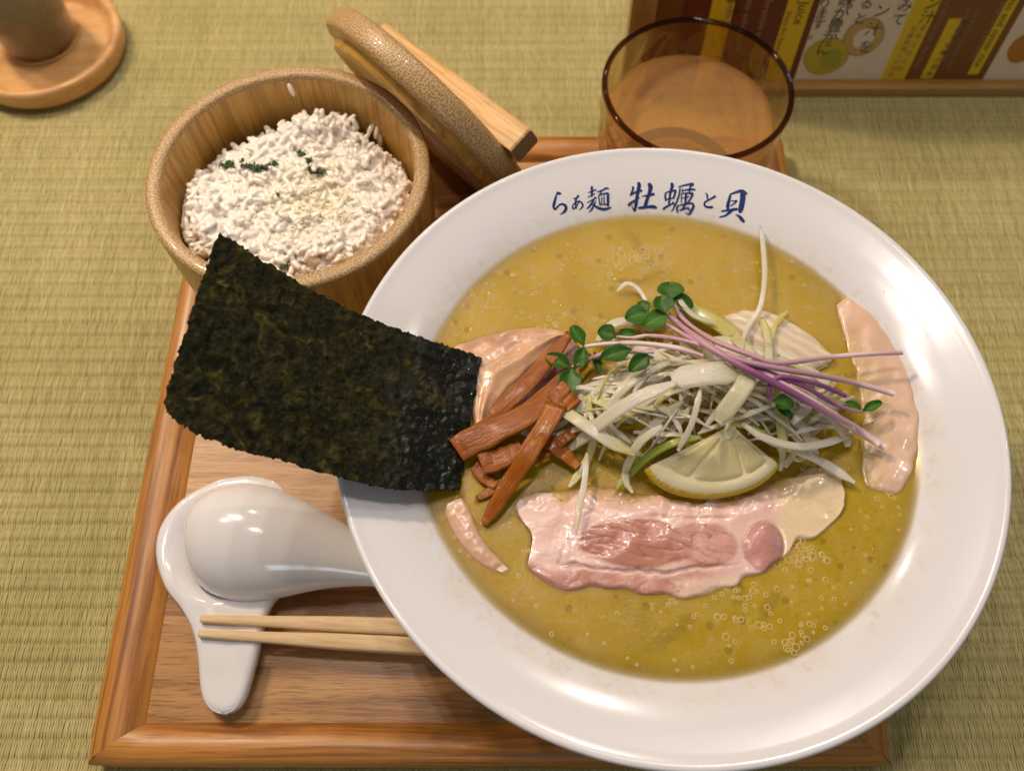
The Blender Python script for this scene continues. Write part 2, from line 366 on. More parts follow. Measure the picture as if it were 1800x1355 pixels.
Z4 = ((960, 300), 10.588); Z5 = ((1090, 300), 12.0); Z6 = ((1220, 310), 15.055)
brush('blue brush character ra', *Z4, [[(200, 412, 40), (240, 428, 55), (275, 430, 28)], [(195, 440, 25), (175, 520, 45), (150, 610, 55), (140, 680, 50), (170, 722, 40), (220, 665, 32), (280, 625, 36), (345, 645, 50), (370, 700, 58), (340, 765, 48), (258, 822, 8)]])
brush('small blue brush character a', *Z4, [[(510, 527, 22), (560, 512, 25), (612, 482, 22)], [(600, 460, 30), (565, 520, 35), (545, 600, 35), (558, 680, 30), (570, 712, 18)], [(618, 560, 20), (570, 655, 25), (515, 712, 32), (490, 690, 28), (505, 640, 24), (555, 590, 22), (620, 577, 25), (670, 612, 34), (680, 660, 34), (650, 708, 24), (610, 735, 8)]])
brush('blue brush character for noodles', *Z4, [[(850, 305, 50), (850, 385, 45), (846, 480, 36)], [(780, 412, 14), (850, 392, 24), (928, 358, 28)], [(772, 497, 12), (850, 462, 24), (905, 432, 24)], [(765, 600, 12), (850, 552, 24), (940, 505, 24)], [(905, 500, 28), (855, 600, 38), (795, 680, 32), (755, 713, 14)], [(925, 560, 14), (890, 640, 34), (850, 720, 34), (802, 772, 18)], [(835, 605, 18), (900, 655, 36), (980, 700, 48), (1080, 722, 52), (1160, 704, 38), (1215, 685, 12)],
    [(945, 402, 14), (1040, 370, 28), (1120, 330, 34), (1165, 345, 20)], [(1030, 390, 20), (1000, 440, 24), (968, 485, 18)], [(975, 480, 24), (990, 560, 26), (1000, 640, 28)], [(985, 462, 18), (1060, 435, 24), (1140, 424, 34)], [(1150, 430, 50), (1150, 540, 52), (1150, 655, 44)], [(1030, 475, 14), (1030, 640, 14)], [(1076, 458, 16), (1080, 625, 16)], [(1033, 522, 10), (1078, 517, 10)], [(1033, 572, 10), (1078, 567, 10)], [(1000, 640, 20), (1080, 625, 22), (1160, 640, 24)]])
brush('blue brush character with ox radical', *Z5, [[(270, 345, 48), (272, 400, 48), (242, 470, 44), (218, 528, 34)], [(220, 522, 38), (320, 462, 40), (458, 426, 46)], [(385, 262, 66), (402, 320, 82), (375, 450, 76), (350, 600, 72), (330, 740, 72), (308, 860, 44)], [(300, 868, 28), (265, 790, 24), (240, 730, 14)], [(178, 738, 54), (220, 692, 56), (300, 640, 44), (412, 572, 18)], [(612, 285, 76), (640, 350, 96), (620, 460, 78), (580, 580, 72), (542, 700, 76), (520, 765, 66)], [(460, 545, 14), (560, 530, 38), (650, 512, 52), (712, 496, 56)], [(392, 792, 46), (480, 782, 56), (600, 766, 58), (700, 766, 70), (762, 785, 48)]])
brush('blue brush character for oyster', *Z5, [[(1085, 278, 66), (1100, 330, 72), (1070, 430, 54), (1045, 560, 48), (1030, 700, 46)], [(965, 470, 24), (1060, 440, 38), (1168, 422, 46)], [(960, 470, 34), (950, 550, 44), (965, 640, 36)], [(1170, 430, 48), (1150, 510, 48), (1122, 590, 42)], [(965, 612, 22), (1060, 592, 32), (1140, 582, 26)], [(912, 812, 50), (960, 776, 44), (1060, 722, 38), (1140, 682, 22)], [(1100, 660, 28), (1128, 715, 30), (1150, 750, 14)],
    [(1230, 346, 20), (1350, 315, 34), (1470, 290, 44), (1530, 298, 84)], [(1262, 370, 28), (1245, 500, 38), (1200, 640, 38), (1140, 770, 34), (1080, 868, 22)], [(1290, 430, 18), (1400, 410, 32), (1500, 400, 42), (1578, 405, 36)], [(1310, 392, 22), (1320, 468, 22)], [(1480, 330, 42), (1460, 460, 32)], [(1290, 490, 22), (1290, 600, 22), (1290, 680, 22)], [(1290, 495, 20), (1400, 476, 26), (1530, 490, 52)], [(1530, 500, 46), (1480, 600, 38), (1420, 680, 26)], [(1390, 490, 50), (1380, 600, 50), (1370, 700, 48), (1312, 828, 46)], [(1290, 582, 16), (1460, 552, 18)], [(1230, 742, 22), (1350, 712, 30), (1500, 692, 42), (1545, 740, 48), (1528, 800, 54), (1470, 900, 48), (1430, 925, 28), (1370, 880, 10)], [(1215, 742, 32), (1195, 820, 42), (1215, 890, 28)], [(1250, 842, 26), (1320, 817, 32), (1450, 782, 22)], [(1400, 792, 28), (1462, 832, 32)]])
brush('small blue brush character to', *Z6, [[(300, 435, 14), (340, 490, 48), (352, 570, 48), (355, 615, 38)], [(560, 532, 66), (480, 580, 54), (370, 640, 48), (290, 690, 52), (270, 742, 50), (300, 800, 54), (380, 823, 62), (470, 820, 70), (492, 820, 50)]])
brush('blue brush character for shell', *Z6, [[(945, 490, 40), (1100, 430, 64), (1270, 392, 84), (1395, 470, 56)], [(955, 520, 66), (920, 650, 86), (890, 780, 96), (890, 880, 70)], [(1290, 460, 150), (1285, 600, 146), (1262, 750, 148), (1232, 880, 136), (1212, 960, 76)], [(982, 656, 28), (1060, 660, 34), (1130, 650, 46)], [(1132, 665, 38), (1040, 740, 38), (955, 795, 26)], [(1140, 872, 66), (1040, 882, 78), (920, 902, 56), (722, 930, 42)], [(1000, 900, 84), (900, 990, 68), (800, 1055, 48), (672, 1080, 28)], [(1098, 1012, 14), (1180, 1060, 66), (1260, 1140, 96), (1318, 1212, 58)]])

# ------------------------------------------------------------------ broth
k = NT('oyster_broth'); ob = k.obj(); dep = k.attr('depth').outputs['Fac']
big = k.noise(ob, 22, 4, .6, .8); mid = k.noise(ob, 75, 5, .65); fine = k.noise(ob, 900, 3, .7); fine2 = k.noise(ob, 420, 4, .7); swirl = k.noise(ob, 40, 4, .6, 2.5)
c = k.ramp(big, [(.30, (.355, .235, .001)), (.45, (.41, .275, .002)), (.58, (.44, .295, .010)), (.74, (.48, .325, .035))])
c = k.mix(k.math('MULTIPLY', k.ramp(swirl, [(.55, 0.), (.75, 1.)]), .28), c, (.58, .42, .14))
c = k.mix(k.math('MULTIPLY', k.ramp(mid, [(.52, 0.), (.70, 1.)]), .2), c, (.62, .44, .17))
c = k.mix(k.math('MULTIPLY', k.ramp(fine2, [(.52, 0.), (.70, 1.)]), .20), c, (.64, .46, .14))
vo = k.vor(ob, 210, 'F1', 1.0); drop = k.ramp(vo.outputs['Distance'], [(.20, 1.), (.30, 0.)]); sel = k.ramp(k.n('ShaderNodeSeparateColor', i_0=vo.outputs['Color']).outputs[0], [(.80, 0.), (.82, 1.)])
c = k.mix(k.math('MULTIPLY', k.math('MULTIPLY', drop, sel), .55), c, (.22, .135, .01))
vo2 = k.vor(ob, 460, 'F1', 1.0); d2 = k.ramp(vo2.outputs['Distance'], [(.22, 1.), (.32, 0.)]); s2 = k.ramp(k.n('ShaderNodeSeparateColor', i_0=vo2.outputs['Color']).outputs[1], [(.72, 0.), (.75, 1.)])
c = k.mix(k.math('MULTIPLY', k.math('MULTIPLY', d2, s2), .35), c, (.26, .16, .015))
k.p(Base_Color=c, Roughness=.09, Specular_IOR_Level=.32, Subsurface_Weight=.05, Subsurface_Radius=(.004, .003, .001))
wv = k.noise(ob, 190, 3, .5)
h = k.math('ADD', k.math('ADD', k.math('MULTIPLY', fine, .9), k.math('MULTIPLY', wv, .7)), k.math('ADD', k.math('MULTIPLY', fine2, .6), k.math('MULTIPLY', drop, k.math('MULTIPLY', sel, -1.2))))
k.bump(h, .27, .0010)
tr = k.n('ShaderNodeBsdfTransparent', i_Color=k.mix(dep, (1, 1, 1), (.95, .80, .42))); mx = k.n('ShaderNodeMixShader', i_Fac=dep)
k.t.links.new(tr.outputs[0], mx.inputs[1]); k.t.links.new(k.b.outputs[0], mx.inputs[2]); k.t.links.new(mx.outputs[0], k.out.inputs['Surface']); M['broth'] = k.m
HM = np.full((400, 400), -9.0); HX, HY, HS = BC[0]-10, BC[1]-10, .05
def sunk(V):
    """Remember the top of something lying in the broth."""
    i = ((V[:, 0]-HX)/HS).astype(int); j = ((V[:, 1]-HY)/HS).astype(int); ok = (i >= 0) & (i < 400) & (j >= 0) & (j < 400)
    np.maximum.at(HM, (i[ok], j[ok]), V[ok, 2])
def broth():
    rm = np.interp(SOUPZ+.005, INS[:, 1][1:], INS[:, 0][1:])+.22
    H = HM.copy()
    def sweep(H, f): P = np.pad(H, 1, constant_values=-9); return f(np.stack([P[a:a+400, b:b+400] for a in range(3) for b in range(3)]), 0)
    H = sweep(sweep(sweep(H, np.max), np.min), np.min); H = np.where(H < -8, HM, H)
    rs = np.r_[np.linspace(0, .9, 120), np.linspace(.905, 1, 24)]*rm; n = 520; a = np.arange(n)*2*np.pi/n
    R_g, A_g = np.meshgrid(rs, a, indexing='ij'); X = BC[0]+R_g*np.cos(A_g); Y = BC[1]+R_g*np.sin(A_g); ZI = zin(R_g)
    Zs = np.array([SOUPZ+.012*nz(x*1.3, y*1.3, 3) for x, y in zip(X.ravel(), Y.ravel())]).reshape(X.shape); Z = np.maximum(Zs, ZI+.004)
    D = 1-np.exp(-np.maximum(SOUPZ-ZI, 0)*5.0)
    hi = H[np.clip(((X-HX)/HS).astype(int), 0, 399), np.clip(((Y-HY)/HS).astype(int), 0, 399)]
    D2 = 1-np.exp(-np.maximum(Z-hi, 0)*10.0); D = np.where(hi > -8, np.minimum(D, D2), D)
    P = np.pad(D, ((1, 1), (1, 1)), mode='wrap'); P[0] = P[1]; P[-1] = P[-2]; D = sum(P[q:q+D.shape[0], w:w+n] for q in range(3) for w in range(3))/9
    V = np.stack([X, Y, Z], -1)
    o = mk('oyster_broth', V, gridF(len(rs), n, True), M['broth'], None, {'depth': D.ravel()}, base=(BC[0], BC[1], 6))
    tag(o, 'cloudy yellow green broth filling the white ramen bowl', 'soup')
    # froth: small domes of film
    k = NT('bubble_film'); k.p(Base_Color=(1, .97, .85, 1), Roughness=.03, Transmission_Weight=.9, IOR=1.15, Specular_IOR_Level=1.0)
    gl = k.n('ShaderNodeBsdfGlossy', i_Color=(1, .95, .85), i_Roughness=.05); tr = k.n('ShaderNodeBsdfTransparent', i_Color=(.985, .965, .88)); fr = k.n('ShaderNodeFresnel', i_IOR=k.math('ADD', 1.33, k.math('MULTIPLY', k.n('ShaderNodeNewGeometry').outputs['Backfacing'], 1/1.33-1.33))); mx = k.n('ShaderNodeMixShader', i_0=fr.outputs[0])
    k.t.links.new(tr.outputs[0], mx.inputs[1]); k.t.links.new(gl.outputs[0], mx.inputs[2]); k.t.links.new(mx.outputs[0], k.out.inputs['Surface'])
    M['bubble'] = k.m
    spots = []
    def cluster(px, py, sx, sy, n, r0, r1):
        for _ in range(n): spots.append((random.gauss(px, sx), random.gauss(py, sy), random.uniform(r0, r1)**1.0))
    cluster(1092, 452, 14, 11, 26, .05, .13); cluster(1130, 455, 18, 14, 26, .05, .12); cluster(1405, 972, 24, 12, 34, .04, .12); cluster(1398, 1132, 10, 9, 14, .04, .10)
    cluster(1330, 1040, 26, 14, 14, .04, .09); cluster(1300, 1098, 40, 14, 14, .04, .10); cluster(900, 490, 40, 20, 10, .04, .09); cluster(1322, 525, 26, 14, 14, .04, .08)
    cluster(960, 560, 60, 18, 18, .03, .08); cluster(1440, 1090, 60, 40, 20, .03, .08); cluster(1210, 1050, 80, 14, 16, .03, .07); cluster(1560, 870, 14, 14, 12, .03, .08); cluster(1460, 825, 26, 8, 12, .04, .08); cluster(1060, 470, 60, 22, 40, .025, .06); cluster(1250, 470, 120, 30, 30, .025, .06); cluster(870, 520, 50, 30, 24, .025, .07)
    for _ in range(260):
        a, r = random.uniform(0, 6.28), 8.2*math.sqrt(random.random()); x, y = BC[0]+r*math.cos(a), BC[1]+r*math.sin(a)
        spots.append((None, (x, y), random.uniform(.02, .055)))
    V, F, RV, RF = [], [], [], []
    for s in spots:
        p = at(s[0], s[1], SOUPZ) if s[0] is not None else np.array([*s[1], SOUPZ]); R = s[2]
        if math.hypot(p[0]-BC[0], p[1]-BC[1]) > 8.4: continue
        b = len(V)
        for i in range(5):
            el = i/4*math.pi/2
            for j in range(12): aa = j*math.pi/6; V.append(p+np.array([R*math.cos(el)*math.cos(aa), R*math.cos(el)*math.sin(aa), .012+.5*R*math.sin(el)]))
        F += (gridF(5, 12, True)+b).tolist()
        b = len(RV)
        for i, (dr, dz) in enumerate(((-.010, .004), (0, .018), (.012, .015), (.027, .002))):
            for j in range(12): aa = j*math.pi/6; RV.append(p+np.array([(R+dr)*math.cos(aa), (R+dr)*math.sin(aa), dz]))
        RF += (gridF(4, 12, True)[:, ::-1]+b).tolist()
    k = NT('froth'); k.p(Base_Color=(.62, .47, .16, 1), Roughness=.12, Specular_IOR_Level=.6); tag(mk('froth_edges', RV, RF, k.m, o), kind='stuff')
    bb = mk('froth_bubbles', V, F, M['bubble'], o); tag(bb, kind='stuff')
    return o

# ------------------------------------------------------------------ noodles showing through
k = NT('noodle_dough'); k.p(Base_Color=(.72, .56, .26, 1), Roughness=.25, Subsurface_Weight=.2, Subsurface_Radius=(.004, .003, .001)); M['noodle'] = k.m
def noodle(path, w, label):
    c = resample([(*p, 0) for p in path], 24); P = np.array([at(q[0], q[1], SOUPZ) for q in c]); s = np.linspace(0, 1, 24)
    P[:, 2] = SOUPZ-.105-.10*(2*s-1)**2
    o = strand('noodle', P, w*np.sqrt(np.clip(1-(2*s-1)**4, .05, 1)),   .13, M['noodle'], 8, .9); vs = np.array([v.co for v in o.data.vertices])/CM+np.array(o['_o']); PP = resample(P, 90); [sunk(PP+np.array([dx, dy, .045-(dx*dx+dy*dy)*2.5])) for dx in (-.08, -.04, 0, .04, .08) for dy in (-.08, -.04, 0, .04, .08)]; tag(o, label, 'noodle', 'noodles showing at the surface of the broth')
noodle([(1145, 1140), (1180, 1115), (1218, 1082)], .26, 'pale noodle half sunk in the broth below the pink pork slice')
noodle([(1340, 1090), (1352, 1062), (1372, 1038)], .26, 'short noodle tip in the broth right of the pork slice edge')
noodle([(1293, 1058), (1302, 1038), (1296, 1026)], .22, 'small noodle stub touching the lower right edge of the pork')
noodle([(1106, 402), (1128, 440), (1158, 480)], .24, 'noodle crossing the froth below the blue writing')
noodle([(1080, 492), (1112, 498), (1150, 486)], .24, 'curved pale noodle just above the radish sprouts')

M['wet'] = clear('clear_oil', (.99, .97, .90), .0, 1.42)
def droplets(name, parent, pts, flat=.5):
    """Tiny standing drops, mostly added to catch glints: (point, radius) list."""
    V, F = [], []
    for p, R in pts:
        b = len(V)
        for el in (0, .55, 1.05, 1.5):
            for j in range(8): aa = j*math.pi/4; V.append(np.asarray(p)+np.array([R*math.cos(el)*math.cos(aa), R*math.cos(el)*math.sin(aa), .004+flat*R*math.sin(el)]))
        F += (gridF(4, 8, True)+b).tolist()+[[b+31-q for q in range(8)]]
    F = [f if len(f) < 8 else f[::-1] for f in F]
    o = mk(name, V, F, M['wet'], parent); return tag(o, kind='stuff')
# ------------------------------------------------------------------ pork slices
def meat_mat(name, gloss=.22, fib=1.0):
    k = NT(name); c = k.attr('col').outputs['Color']; ob = k.obj()
    n = k.noise(ob, 160, 4, .6); n2 = k.noise(ob, 700, 3, .65)
    c2 = k.mix(k.math('MULTIPLY', k.ramp(n, [(.42, 0.), (.65, 1.)]), .30), c, k.mix(1.0, c, (.80, .62, .55), 'MULTIPLY'))
    k.p(Base_Color=c2, Roughness=k.math('ADD', k.math('MULTIPLY', n, .25), gloss-.08), Specular_IOR_Level=.6, Subsurface_Weight=.25, Subsurface_Radius=(.005, .002, .0015), Coat_Weight=.25, Coat_Roughness=.08)
    k.bump(k.math('ADD', k.math('MULTIPLY', n, .18), k.math('MULTIPLY', n2, .5)), .16*fib, .0012); return k.m
M['meat'] = meat_mat('cured_pork'); 
PINK, LEAN, FAT, CREAM, DARK = np.array((.70, .41, .36)), np.array((.47, .205, .145)), np.array((.86, .64, .57)), np.array((.80, .65, .40)), np.array((.20, .065, .045))
def ell(px, py, cx, cy, rx, ry, rot=0):
    c, s = math.cos(rot), math.sin(rot); dx, dy = px-cx, py-cy; return math.hypot((dx*c+dy*s)/rx, (-dx*s+dy*c)/ry)
def front_col(x, y, s, t):
    w = 14*nz(x*.02, y*.02, 1)+6*nz(x*.07, y*.07, 5); broth = np.array((.56, .37, .12))
    c = PINK*.35+FAT*.65
    r = sm(1340, 1390, x+w); c = c*(1-.9*r)+CREAM*.9*r                                       # pale fat on the right end
    l = sm(985, 935, x+w-(y-930)*.3); c = c*(1-.4*l)+FAT*.4*l
    up = sm(912, 860, y+w*1.5+max(0, x-1320)*.40); c = c*(1-.45*up)+(broth*.65+FAT*.35)*.45*up  # broth washes over the far edge
    q = nz(x*.012, y*.012, 3)*14; fib = max(0, 1-5.5*abs(nz((x+q)*.016, (y-.18*x+q)*.062, 2)+.25*nz(x*.05, y*.1, 8))); gr = .5+.5*nz(x*.09, y*.22, 6)
    e = ell(x, y, 1118, 955, 100, 44, .06)+w*.008; m = sm(1.06, .92, e); c = c*(1-m)+LEAN*(.95+.25*gr)*m
    e2 = ell(x, y, 1238, 957, 62, 40, .25)+w*.007; m = sm(1.05, .88, e2)*.85; c = c*(1-m)+(LEAN*.6+PINK*.4)*(.95+.25*gr)*m
    band = 996+10*math.sin(x*.012+.5)+w*.5; m = sm(band, band+12, y)*sm(1285, 1205, x); c = c*(1-m)+(LEAN*.65+PINK*.35)*(.92+.25*gr)*m
    m = sm(1172, 1205, x+w)*sm(1008, 1020, y+w*.5); c = c*(1-.9*m)+np.array((.78, .58, .44))*.9*m       # white fat lip at the near edge
    e3 = ell(x+w*.25, y, 1342, 962, 33, 42, .1); m = sm(1.06, .86, e3)*(1-.55*sm(980, 1004, y)*sm(1345, 1325, x)); c = c*(1-m)+np.array((.50, .24, .215))*(1.1-.32*sm(1325, 1372, x))*(.9+.3*gr)*m
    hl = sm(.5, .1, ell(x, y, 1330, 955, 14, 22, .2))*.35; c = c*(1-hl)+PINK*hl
    rim = sm(.10, .02, abs(e3-1.0))*(1 if y < 985 else .4); c = c*(1-.6*rim)+np.array((.30, .11, .09))*.6*rim
    inm = max(sm(1.0, .85, min(e, e2)), sm(band+4, band+16, y)*sm(1285, 1205, x)); cr = sm(.35, .9, fib)*sm(.30, .6, gr)*inm; c = c*(1-.6*cr)+DARK*1.3*.6*cr
    seam = sm(5, 1.5, abs(y-band+2-3*nz(x*.05, 2)))*sm(975, 1010, x)*sm(1310, 1240, x); c = c*(1-.6*seam)+DARK*.6*seam
    vl = sm(6, 1.5, abs(x-1005+(y-930)*.42-w*.6))*sm(885, 905, y)*sm(1000, 985, y); c = c*(1-.45*vl)+np.array((.36, .14, .11))*.45*vl
    vl = sm(5, 1.5, abs(y-908-4*nz(x*.03, 1)-(x-1200)*.02))*sm(1120, 1160, x)*sm(1300, 1260, x)*.5; c = c*(1-vl)+DARK*2*vl
    return np.clip(c, 0, 1)
def front_h(x, y, s, t):
    q = nz(x*.012, y*.012, 3)*14; fib = max(0, 1-5.5*abs(nz((x+q)*.016, (y-.18*x+q)*.062, 2)+.25*nz(x*.05, y*.1, 8)))
    w = 14*nz(x*.02, y*.02, 1)+6*nz(x*.07, y*.07, 5); band = 996+10*math.sin(x*.012+.5)+w*.5
    e3 = ell(x, y, 1342, 962, 34, 42, .1); h = .09+.08*math.sqrt(max(0, 1-e3*e3))+.02*nz(x*.025, y*.03, 11)-.03*sm(.12, 0, abs(e3-1.02))+.003*nz(x*.11, y*.11, 7)+.035*nz(x*.025, y*.03, 2)
    e = ell(x, y, 1118, 955, 100, 44, .06); h += (.05*math.sqrt(max(0, 1-e*e))-.016*fib*(1 if e < 1 else .25))
    h -= .045*sm(5, 1, abs(y-band+2))*sm(975, 1010, x)*sm(1310, 1240, x)
    return h-.14*sm(912, 858, y+w*1.5+max(0, x-1320)*.40)-.05*sm(30, 5, math.hypot((x-1240)*.35, y-895))
o = slab('pork_slice', [(895, 900), (918, 868), (960, 845), (1050, 835), (1140, 850), (1250, 862), (1350, 835), (1430, 812), (1500, 842)], [(908, 905), (934, 940), (936, 975), (926, 1006), (950, 1036), (985, 1052), (1030, 1046), (1080, 1052), (1140, 1058), (1215, 1064), (1262, 1052), (1300, 1034), (1345, 1012), (1382, 990), (1400, 962), (1440, 950), (1476, 912), (1494, 866)], 250, 96, SOUPZ+.015, M['meat'], front_h, front_col, .3, .01, sink=.50, sinkw=.10)
tag(o, 'pink lean and fat pork slice lying below the lemon wedge', 'meat')
droplets('oil_glint_droplets', o, [(at(x, y, SOUPZ+.10+.02), random.choice([.025, .03, .04, .05])) for x, y in [(random.uniform(945, 1470), random.uniform(880, 1040)) for _ in range(150)] if nz(x*.02, y*.02, 4) > -.05 and y > 1010-max(0, x-1290)*.0 - 150 and (x < 1300 or y < 985) and y < 1040-max(0, x-1330)*.9], .4)  # drops added so the lamps glint on the pork
def right_col(x, y, s, t):
    w = nz(x*.03, y*.03, 9); c = np.array((.76, .52, .36))*(1+.12*w)
    e = sm(.30, .0, 1-t)*.0+sm(.88, 1.0, t); c = c*(1-.6*e)+np.array((.42, .22, .10))*.6*e
    l = sm(.75, 1, s)*.35; c = c*(1-l)+np.array((.72, .55, .46))*l
    m = sm(.62, .10, t+.1*w)*sm(.1, .35, s); c = c*(1-.85*m)+np.array((.50, .34, .075))*.85*m
    return np.clip(c, 0, 1)
def right_h(x, y, s, t): return .09*math.sin(math.pi*min(1, t*1.05))**.6*sm(0, .1, s)*sm(1, .9, s)-.12*sm(.62, .05, t+.12*nz(y*.02, 3))*sm(.12, .35, s)+.022*nz(x*.05, y*.05, 2)+.03*sm(.85, 1, s)*nz(x*.15, y*.15)
o = slab('pork_slice', [(1468, 522), (1470, 568), (1479, 630), (1488, 685), (1494, 730), (1492, 780), (1496, 825), (1520, 872)], [(1472, 519), (1502, 526), (1542, 546), (1586, 590), (1614, 648), (1632, 715), (1630, 778), (1612, 838), (1578, 882)], 90, 30, SOUPZ+.04, M['meat'], right_h, right_col, .25, .01, sink=.45, sinkw=.17, wob=.35)
tag(o, 'pale crescent pork slice against the right wall of the bowl', 'meat')
def left_col(x, y, s, t):
    c = np.array((.66, .40, .23))*(1+.15*nz(x*.03, y*.03, 4)); w = 10*nz(x*.04, y*.04)
    g = sm(14, 5, abs(y-598-w-(x-860)*-.05))*sm(800, 830, x)*sm(930, 880, x); c = c*(1-.5*g)+np.array((.36, .17, .12))*.5*g
    return np.clip(c, 0, 1)
def left_h(x, y, s, t): return .16*math.sin(math.pi*t)**.7+.07*nz(x*.03, y*.03, 6)+.02*nz(x*.12, y*.12)+.10*math.exp(-((t-.72)/.10)**2)-.02*math.exp(-((t-.50)/.08)**2)
o = slab('pork_slice', [(838, 770), (822, 700), (800, 640), (795, 605), (850, 588), (925, 574), (985, 582), (1002, 590)], [(848, 772), (858, 735), (880, 705), (905, 680), (930, 655), (955, 630), (980, 605), (1004, 596)], 80, 40, SOUPZ+.05, M['meat'], left_h, left_col, .35, .02, sink=.34, sinkw=.07, wob=.4)
tag(o, 'pale folded pork slice between the seaweed sheet and bamboo shoots', 'meat')
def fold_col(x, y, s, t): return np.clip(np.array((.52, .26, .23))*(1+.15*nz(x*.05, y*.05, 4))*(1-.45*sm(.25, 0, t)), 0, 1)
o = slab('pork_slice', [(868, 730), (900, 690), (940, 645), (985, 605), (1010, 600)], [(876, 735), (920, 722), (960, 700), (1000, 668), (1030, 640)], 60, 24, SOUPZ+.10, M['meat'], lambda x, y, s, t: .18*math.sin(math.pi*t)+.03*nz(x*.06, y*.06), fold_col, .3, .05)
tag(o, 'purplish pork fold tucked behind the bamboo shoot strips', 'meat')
def fat_col(x, y, s, t): return np.clip(np.array((.66, .42, .29))*(1+.1*nz(x*.05, y*.05)), 0, 1)
o = slab('pork_slice', [(812, 868), (828, 890), (842, 925), (858, 955), (884, 985), (900, 1004)], [(782, 880), (780, 905), (795, 940), (822, 975), (856, 1000), (892, 1010)], 60, 20, SOUPZ+.01, M['meat'], lambda x, y, s, t: .14*math.sin(math.pi*t)*math.sin(math.pi*min(1, s*1.1+.05))**.5+.02*nz(x*.09, y*.09), fat_col, .2, .01, sink=.34, sinkw=.12, wob=.3)
tag(o, 'glossy pork fat edge at the lower left rim of the broth', 'meat')

BROTH = broth()
_pts = []
for _ in range(420):
    a, r = random.uniform(0, 6.28), 8.25*math.sqrt(random.random()); x, y = BC[0]+r*math.cos(a), BC[1]+r*math.sin(a)
    if nz(x*.6, y*.6, 3) > -.15: _pts.append(((x, y, SOUPZ+.012*nz(x*1.3, y*1.3, 3)+.006), random.choice([.03, .03, .04, .05, .07])))
droplets('oil_glint_droplets', BROTH, _pts, .35)  # low oil domes added to give the broth its sparkle
_pts = []
for _ in range(110):
    a, r = random.uniform(0, 6.28), 8.7+abs(random.gauss(0, .45)); x, y = BC[0]+r*math.cos(a), BC[1]+r*math.sin(a)
    if nz(math.cos(a)*2, math.sin(a)*2, 5) > -.1 and r < 10: _pts.append(((x, y, zin(r)), random.choice([.02, .025, .035, .05])))
droplets('broth_specks', BOWL, _pts, .3)
# ------------------------------------------------------------------ bamboo shoots (menma)
k = NT('menma'); v = k.attr('wuv').outputs['Vector']; ob = k.obj()
g = k.noise(k.vec(v, (.5, 9, 1)), 2.2, 4, .6); g2 = k.noise(ob, 90, 4)
c = k.ramp(g2, [(.3, (.26, .066, .003)), (.55, (.40, .118, .006)), (.75, (.52, .18, .014))]); c = k.mix(k.math('MULTIPLY', k.ramp(g, [(.45, 1.), (.6, 0.)]), .4), c, (.20, .058, .01))
k.p(Base_Color=c, Roughness=.22, Specular_IOR_Level=.3, Subsurface_Weight=.2, Subsurface_Radius=(.004, .0015, .0005), Coat_Weight=.12, Coat_Roughness=.15); k.bump(k.math('ADD', g, k.math('MULTIPLY', k.noise(ob, 500, 3), .4)), .42, .0012); M['menma'] = k.m
MEN = [
    ('dark brown bamboo shoot strip along the pork fold edge', [(1002, 586, .62), (964, 632, .66), (914, 688, .62), (876, 722, .56), (850, 748, .48)], [14, 24, 27, 24, 14], .2),
    ('bamboo shoot strip lying just right of the dark one along the pork', [(1034, 622, .5), (1000, 660, .56), (950, 702, .56), (900, 742, .5)], [20, 26, 26, 18], .2),
    ('curved bamboo shoot sunk lowest under the others', [(833, 818, .1), (850, 838, .08), (872, 855, .04)], [18, 20, 12], .22),
    ('thin bamboo shoot sliver at the edge of the broth', [(838, 876, .0), (858, 866, .02), (880, 850, .05)], [8, 14, 10], .14),
    ('short stubby bamboo shoot piece beside the seaweed corner', [(846, 816, .3), (880, 806, .36), (920, 788, .42)], [36, 34, 28], .26),
    ('broad bamboo shoot lying left of the crossing strip, its end at the seaweed', [(803, 792, .42), (830, 776, .52), (870, 756, .64), (930, 728, .74), (990, 692, .72)], [38, 44, 42, 38, 34], .3),
    ('bamboo shoot end poking out under the leek at right', [(955, 772, .4), (985, 792, .34), (1016, 822, .2)], [24, 24, 14], .24),
    ('narrow olive bamboo shoot below the crossing strip', [(930, 812, .2), (950, 802, .24), (975, 788, .3)], [14, 16, 12], .16),
    ('small bamboo shoot under the leek heap edge', [(980, 780, .5), (1000, 764, .52), (1020, 745, .5)], [16, 18, 16], .2),
    ('long bamboo shoot strip crossing on top and dipping into broth', [(978, 712, .90), (960, 746, .95), (930, 796, .78), (900, 842, .45), (874, 884, .22), (851, 921, .02)], [34, 30, 30, 26, 24, 12], .24),
    ('square topped bamboo shoot piece beneath the radish leaf', [(975, 684, .8), (990, 700, .84), (1010, 716, .8)], [36, 36, 30], .26),
]
for lab, path, wd, th in MEN:
    c = resample([(p[0], p[1], p[2], w) for p, w in zip(path, wd)], 22)
    P = np.array([at(q[0], q[1], SOUPZ+.1+q[2]) for q in c]); ph = random.random()*9
    for i in range(22): P[i, 2] += .07*nz(i*.22, ph); P[i, 1] += .06*nz(i*.2, ph, 3)
    sc = 54.0; w = c[:, 3]*1.18/sc; th *= .72; w = w*np.array([1+.12*nz(i*.4, ph, 2) for i in range(22)])
    tag(strand('bamboo_shoot_strip', P, w, th, M['menma'], 16, .5, twist=np.linspace(-.15, .2, 22)), lab, 'bamboo shoot', 'braised bamboo shoot strips beside the seaweed')

